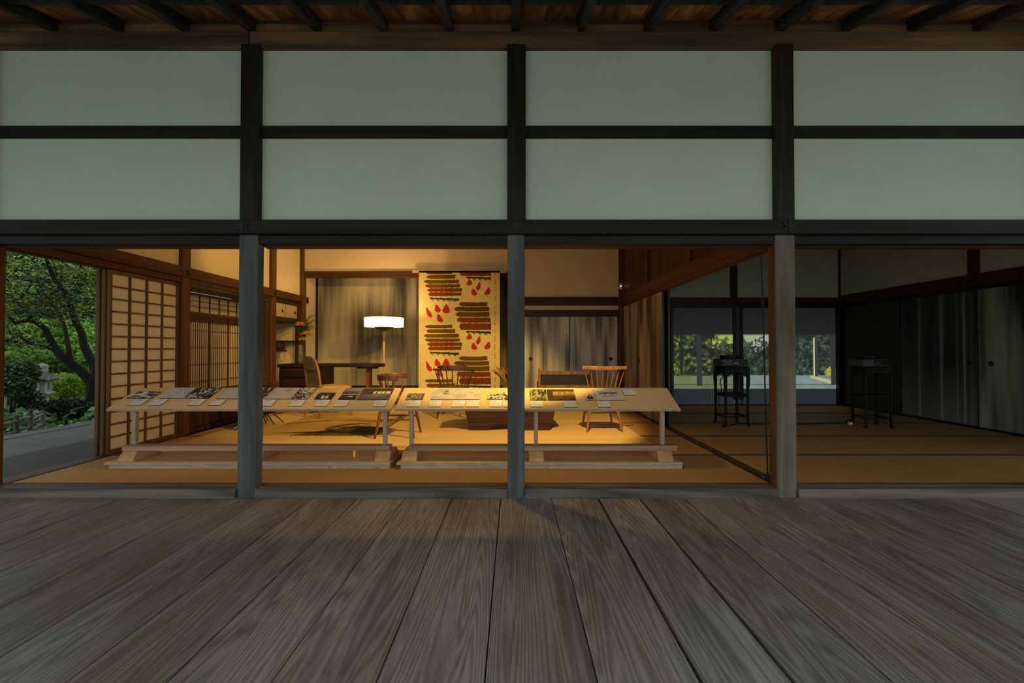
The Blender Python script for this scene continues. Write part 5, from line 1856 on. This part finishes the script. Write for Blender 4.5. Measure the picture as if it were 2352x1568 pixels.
def shrub(name, label, c, r, n, size, mat, seed, cat='shrub', flat=0.6, group='garden shrubs', stems=3):
    e = empty(name, label, cat, (c[0], c[1], GZ), group=group)
    loc = np.array((c[0], c[1], GZ))
    leaves('leaves', blob(c, r, n, seed) - loc, size, mat, e, flat, None, seed)
    core = MB()
    core.lathe([(0.02, -0.95), (0.55, -0.75), (0.78, -0.1), (0.62, 0.45), (0.25, 0.72), (0.02, 0.78)], 12)
    core.v = [(x * r[0] * 0.45, y_ * r[1] * 0.45, c[2] - GZ + z * r[2] * 0.5) for x, y_, z in core.v]
    core.build('inner_twigs', M['bark'], e)
    for k in range(stems):
        a = 2.1 * k + seed
        MB().tube([(0.05 * math.cos(a), 0.05 * math.sin(a), 0), (r[0] * .3 * math.cos(a), r[1] * .3 * math.sin(a), (c[2] - GZ) * 0.9)], [0.03, 0.015], 6).build('stem', M['bark'], e)
    return e


def at(px, py, Y):
    p = W(px, py, Y)
    return (p.x, p.y, p.z)


# maple: trunk and branches traced at its own depth
TY = 10.6
mp = empty('maple_tree', 'dark forked maple tree leaning over the side veranda', 'tree', (*at(214, 960, TY)[:2], GZ))
mloc = Vector(mp.location)


def br(pxs, rads, ys=None):
    pts = []
    for k, (a, b) in enumerate(pxs):
        pts.append(Vector(at(a, b, TY + (ys[k] if ys else 0))) - mloc)
    return MB().tube(pts, rads, 10)


base_pt = Vector(at(214, 960, TY)) - mloc
MB().tube([(base_pt.x, base_pt.y, 0.0), base_pt, Vector(at(213, 905, TY)) - mloc, Vector(at(214, 868, TY)) - mloc], [0.19, 0.135, 0.12, 0.125], 12).build('trunk', M['bark'], mp, smooth=True)
for pxs, rads, ys in (
    ([(212, 885), (196, 862), (170, 840), (140, 818), (120, 790), (104, 755), (82, 738), (62, 735), (35, 742), (14, 720)], [0.10, 0.10, 0.09, 0.085, 0.075, 0.06, 0.05, 0.045, 0.035, 0.02], [0, 0, -.1, -.2, -.3, -.4, -.5, -.6, -.8, -1]),
    ([(216, 875), (222, 850), (205, 820), (192, 790), (188, 765), (172, 735), (160, 695), (148, 668), (125, 640), (112, 610), (98, 570)], [0.10, 0.095, 0.085, 0.08, 0.07, 0.065, 0.06, 0.055, 0.045, 0.035, 0.02], [0, 0, 0, -.1, -.2, -.3, -.5, -.6, -.8, -1, -1.3]),
    ([(168, 840), (160, 815), (155, 780), (148, 750), (138, 722), (118, 700), (100, 672), (85, 640)], [0.055, 0.05, 0.045, 0.04, 0.035, 0.03, 0.025, 0.015], [-.1, -.1, 0, .1, .2, .2, .1, 0]),
    ([(75, 738), (62, 718), (45, 700), (40, 690), (58, 672), (70, 655)], [0.04, 0.035, 0.03, 0.03, 0.025, 0.015], [-.5, -.6, -.7, -.7, -.8, -.9]),
    ([(124, 800), (96, 795), (72, 790), (40, 770)], [0.035, 0.03, 0.025, 0.012], [-.3, -.5, -.7, -.9]),
    ([(222, 850), (240, 820), (262, 770), (280, 700)], [0.08, 0.07, 0.05, 0.03], [0, .2, .4, .6]),
):
    br(pxs, rads, ys).build('branch', M['bark'], mp, smooth=True)
# layered sprays of leaves
pts_, sh_ = [], []
g_ = np.random.default_rng(5)
for k in range(430):
    px_, py_ = g_.uniform(-90, 330), g_.uniform(470, 800)
    if py_ > 745 and px_ > 60:
        continue
    if px_ > 150 and py_ > 730:
        continue
    Yk = TY + g_.uniform(-1.5, 1.6)
    c = np.array(at(px_, py_, Yk))
    n = g_.integers(50, 95)
    d = g_.normal(size=(n, 3)) * np.array([0.20, 0.22, 0.035])
    pts_.append(c + d)
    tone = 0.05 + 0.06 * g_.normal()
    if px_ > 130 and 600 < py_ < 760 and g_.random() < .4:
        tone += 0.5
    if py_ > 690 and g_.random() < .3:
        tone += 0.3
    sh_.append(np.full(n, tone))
pts_ = np.concatenate(pts_) - np.array(mloc)
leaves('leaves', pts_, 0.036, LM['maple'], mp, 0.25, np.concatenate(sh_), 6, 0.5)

# stone lantern
LX, LY_, LZ_ = at(97, 855, 10.0)
ln = empty('stone_lantern', 'grey stone lantern with domed finial among the shrubs', 'stone lantern', (LX, LY_, GZ))
k0 = 10.0 / F


def lz(py):
    return at(97, py, 10.0)[2] - GZ


MB().lathe([(0.26, 0.0), (0.26, 0.10), (0.20, 0.16), (0.13, 0.18)], sides=6).build('base', M['stone'], ln, bevel=0.01)
MB().lathe([(0.115, 0.17), (0.105, lz(925)), (0.11, lz(911))], 14).build('pillar', M['stone'], ln, smooth=True)
MB().lathe([(0.10, lz(912)), (0.20, lz(906)), (0.225, lz(902)), (0.21, lz(899)), (0.12, lz(898))], sides=6).build('platform', M['stone'], ln)
zb0, zb1 = lz(898.5), lz(876)
box('light_box_floor', -0.11, 0.11, -0.11, 0.11, zb0, zb0 + 0.03, M['stone'], ln, 0.004)
for k in range(4):
    a = math.pi / 4 + k * math.pi / 2 + 0.3
    x, y_ = 0.125 * math.cos(a), 0.125 * math.sin(a)
    box('light_box_pier', x - .028, x + .028, y_ - .028, y_ + .028, zb0, zb1 + 0.01, M['stone'], ln, 0.004)
box('light_box_lintel', -0.115, 0.115, -0.115, 0.115, zb1 - 0.03, zb1 + 0.012, M['stone'], ln, 0.004)
rf = MB().lathe([(0.10, lz(877)), (0.255, lz(874)), (0.27, lz(870)), (0.20, lz(864)), (0.12, lz(857)), (0.085, lz(854))], sides=6).build('roof', plain('dark_lichen_stone', (0.17, 0.175, 0.165), 0.9, 0.1, 0.35), ln)
for k in range(6):
    a = 2 * math.pi * (k + .5) / 6
    MB().lathe([(0.005, 0), (0.035, 0.01), (0.035, 0.045), (0.005, 0.055)], 8).build('roof_scroll', M['stone'], rf, loc=(0.285 * math.cos(a), 0.285 * math.sin(a), lz(872)))
MB().lathe([(0.085, lz(855)), (0.10, lz(851)), (0.10, lz(849)), (0.085, lz(847)), (0.105, lz(843)), (0.10, lz(839)), (0.06, lz(836)), (0.02, lz(834)), (0.002, lz(832.5))], 18).build('finial', M['stone'], ln, smooth=True)

# garden shrubs and ground cover
shrub('camellia_shrub', 'dark glossy shrub left of the stone lantern', at(22, 872, 9.2), (0.46, 0.50, 0.50), 7000, 0.036, LM['dark'], 21)
shrub('camellia_shrub', 'dark glossy shrub wrapped around the lantern pillar', at(70, 918, 9.5), (0.26, 0.26, 0.26), 2000, 0.034, LM['dark'], 22)
shrub('azalea_shrub', 'bright yellow-green rounded shrub right of the stone lantern', at(158, 885, 11.4), (0.60, 0.55, 0.40), 9000, 0.030, LM['bright'], 23)
shrub('azalea_shrub', 'small bright shrub at the foot of the lantern', at(112, 920, 10.4), (0.20, 0.2, 0.16), 1500, 0.028, LM['bright'], 24)
shrub('clipped_hedge', 'black-green clipped hedge under the bright shrub', at(150, 938, 9.5), (0.72, 0.40, 0.26), 9000, 0.026, LM['hedge'], 25, 'hedge')
shrub('camellia_shrub', 'dark shrub behind the top of the lantern', at(110, 850, 12.2), (0.75, 0.5, 0.60), 5000, 0.045, LM['mid'], 26)
shrub('camellia_shrub', 'green shrub at the far left edge of the opening', at(15, 845, 12.0), (0.8, 0.6, 0.75), 5000, 0.045, LM['mid'], 27)
shrub('camellia_shrub', 'green shrub behind the maple trunk', at(232, 850, 12.6), (0.75, 0.6, 0.75), 5000, 0.045, LM['mid'], 28)
lo = empty('lotus_plants', 'broad pale lotus leaves behind the garden fence', 'water plants', (*at(36, 962, 9.0)[:2], GZ), kind='stuff')
g_ = np.random.default_rng(31)
c = np.array(at(30, 962, 9.0))
pp = c + g_.normal(size=(260, 3)) * np.array([0.45, 0.35, 0.10])
leaves('lotus_leaves', pp - np.array(lo.location), 0.10, LM['lotus'], lo, 0.35, None, 32, 0.85)
gc = empty('ground_cover', 'low leafy ground cover beyond the side veranda edge', 'ground cover', (-8.6, 9.0, GZ), kind='stuff')
pp = np.stack([g_.uniform(-11.5, -6.3, 9000), g_.uniform(6.0, 12.0, 9000), GZ + g_.random(9000) ** 2 * 0.22], 1)
leaves('ground_leaves', pp - np.array(gc.location), 0.045, LM['mid'], gc, 0.5, None, 33)
# big background trees
for k, (px_, py_, Y, r, n, lab) in enumerate((
        (40, 720, 15.5, (2.2, 1.4, 2.2), 14000, 'dense green tree filling the left background beyond the lantern'),
        (190, 700, 17.0, (2.4, 1.5, 2.6), 14000, 'tall green tree behind the forked maple'),
        (110, 800, 14.5, (1.9, 1.0, 1.3), 10000, 'mid-green understory tree behind the stone lantern'),
        (-60, 620, 17.5, (3.0, 1.5, 3.0), 10000, 'tall green tree cut by the left picture edge'),
        (130, 560, 20.0, (3.6, 1.6, 3.2), 12000, 'distant green tree crown above the maple'),
        (260, 780, 16.0, (2.0, 1.2, 2.2), 9000, 'green tree hidden mostly by the stacked shoji'))):
    c = at(px_, py_, Y)
    e = empty('garden_tree', lab, 'tree', (c[0], c[1], GZ), group='background garden trees')
    MB().tube([(0, 0, 0), (0.05, 0, 1.0), (-0.05, 0.05, c[2] - GZ)], [0.16, 0.13, 0.08], 10).build('trunk', M['bark'], e, smooth=True)
    P = blob(c, r, n, 60 + k, 0.35, 16) - np.array(e.location)
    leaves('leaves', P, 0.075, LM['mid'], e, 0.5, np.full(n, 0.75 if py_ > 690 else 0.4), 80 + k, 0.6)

# low wooden fence
fe = empty('garden_fence', 'low rustic post-and-rail fence at the veranda edge', 'fence', (*at(68, 970, 8.0)[:2], GZ))
fo = Vector(fe.location)
fps = [(38, 953, 7.6), (70, 939, 7.9), (98, 942, 8.6), (126, 948, 9.2)]
fps = [(-4, 965, 7.2)] + fps
for a, b, Y in fps:
    p = Vector(at(a, b, Y)) - fo
    MB().tube([(p.x, p.y, 0), (p.x, p.y, p.z)], [0.035, 0.032], 9).build('post', M['fence'], fe, smooth=True)
for dz in (0.07, 0.24):
    for k in range(len(fps) - 1):
        p = Vector(at(*fps[k])) - fo
        q = Vector(at(*fps[k + 1])) - fo
        zz = min(p.z, q.z)
        MB().tube([(p.x, p.y, zz - dz), (q.x, q.y, zz - dz)], 0.024, 8).build('rail', M['fence_x'], fe, smooth=True)
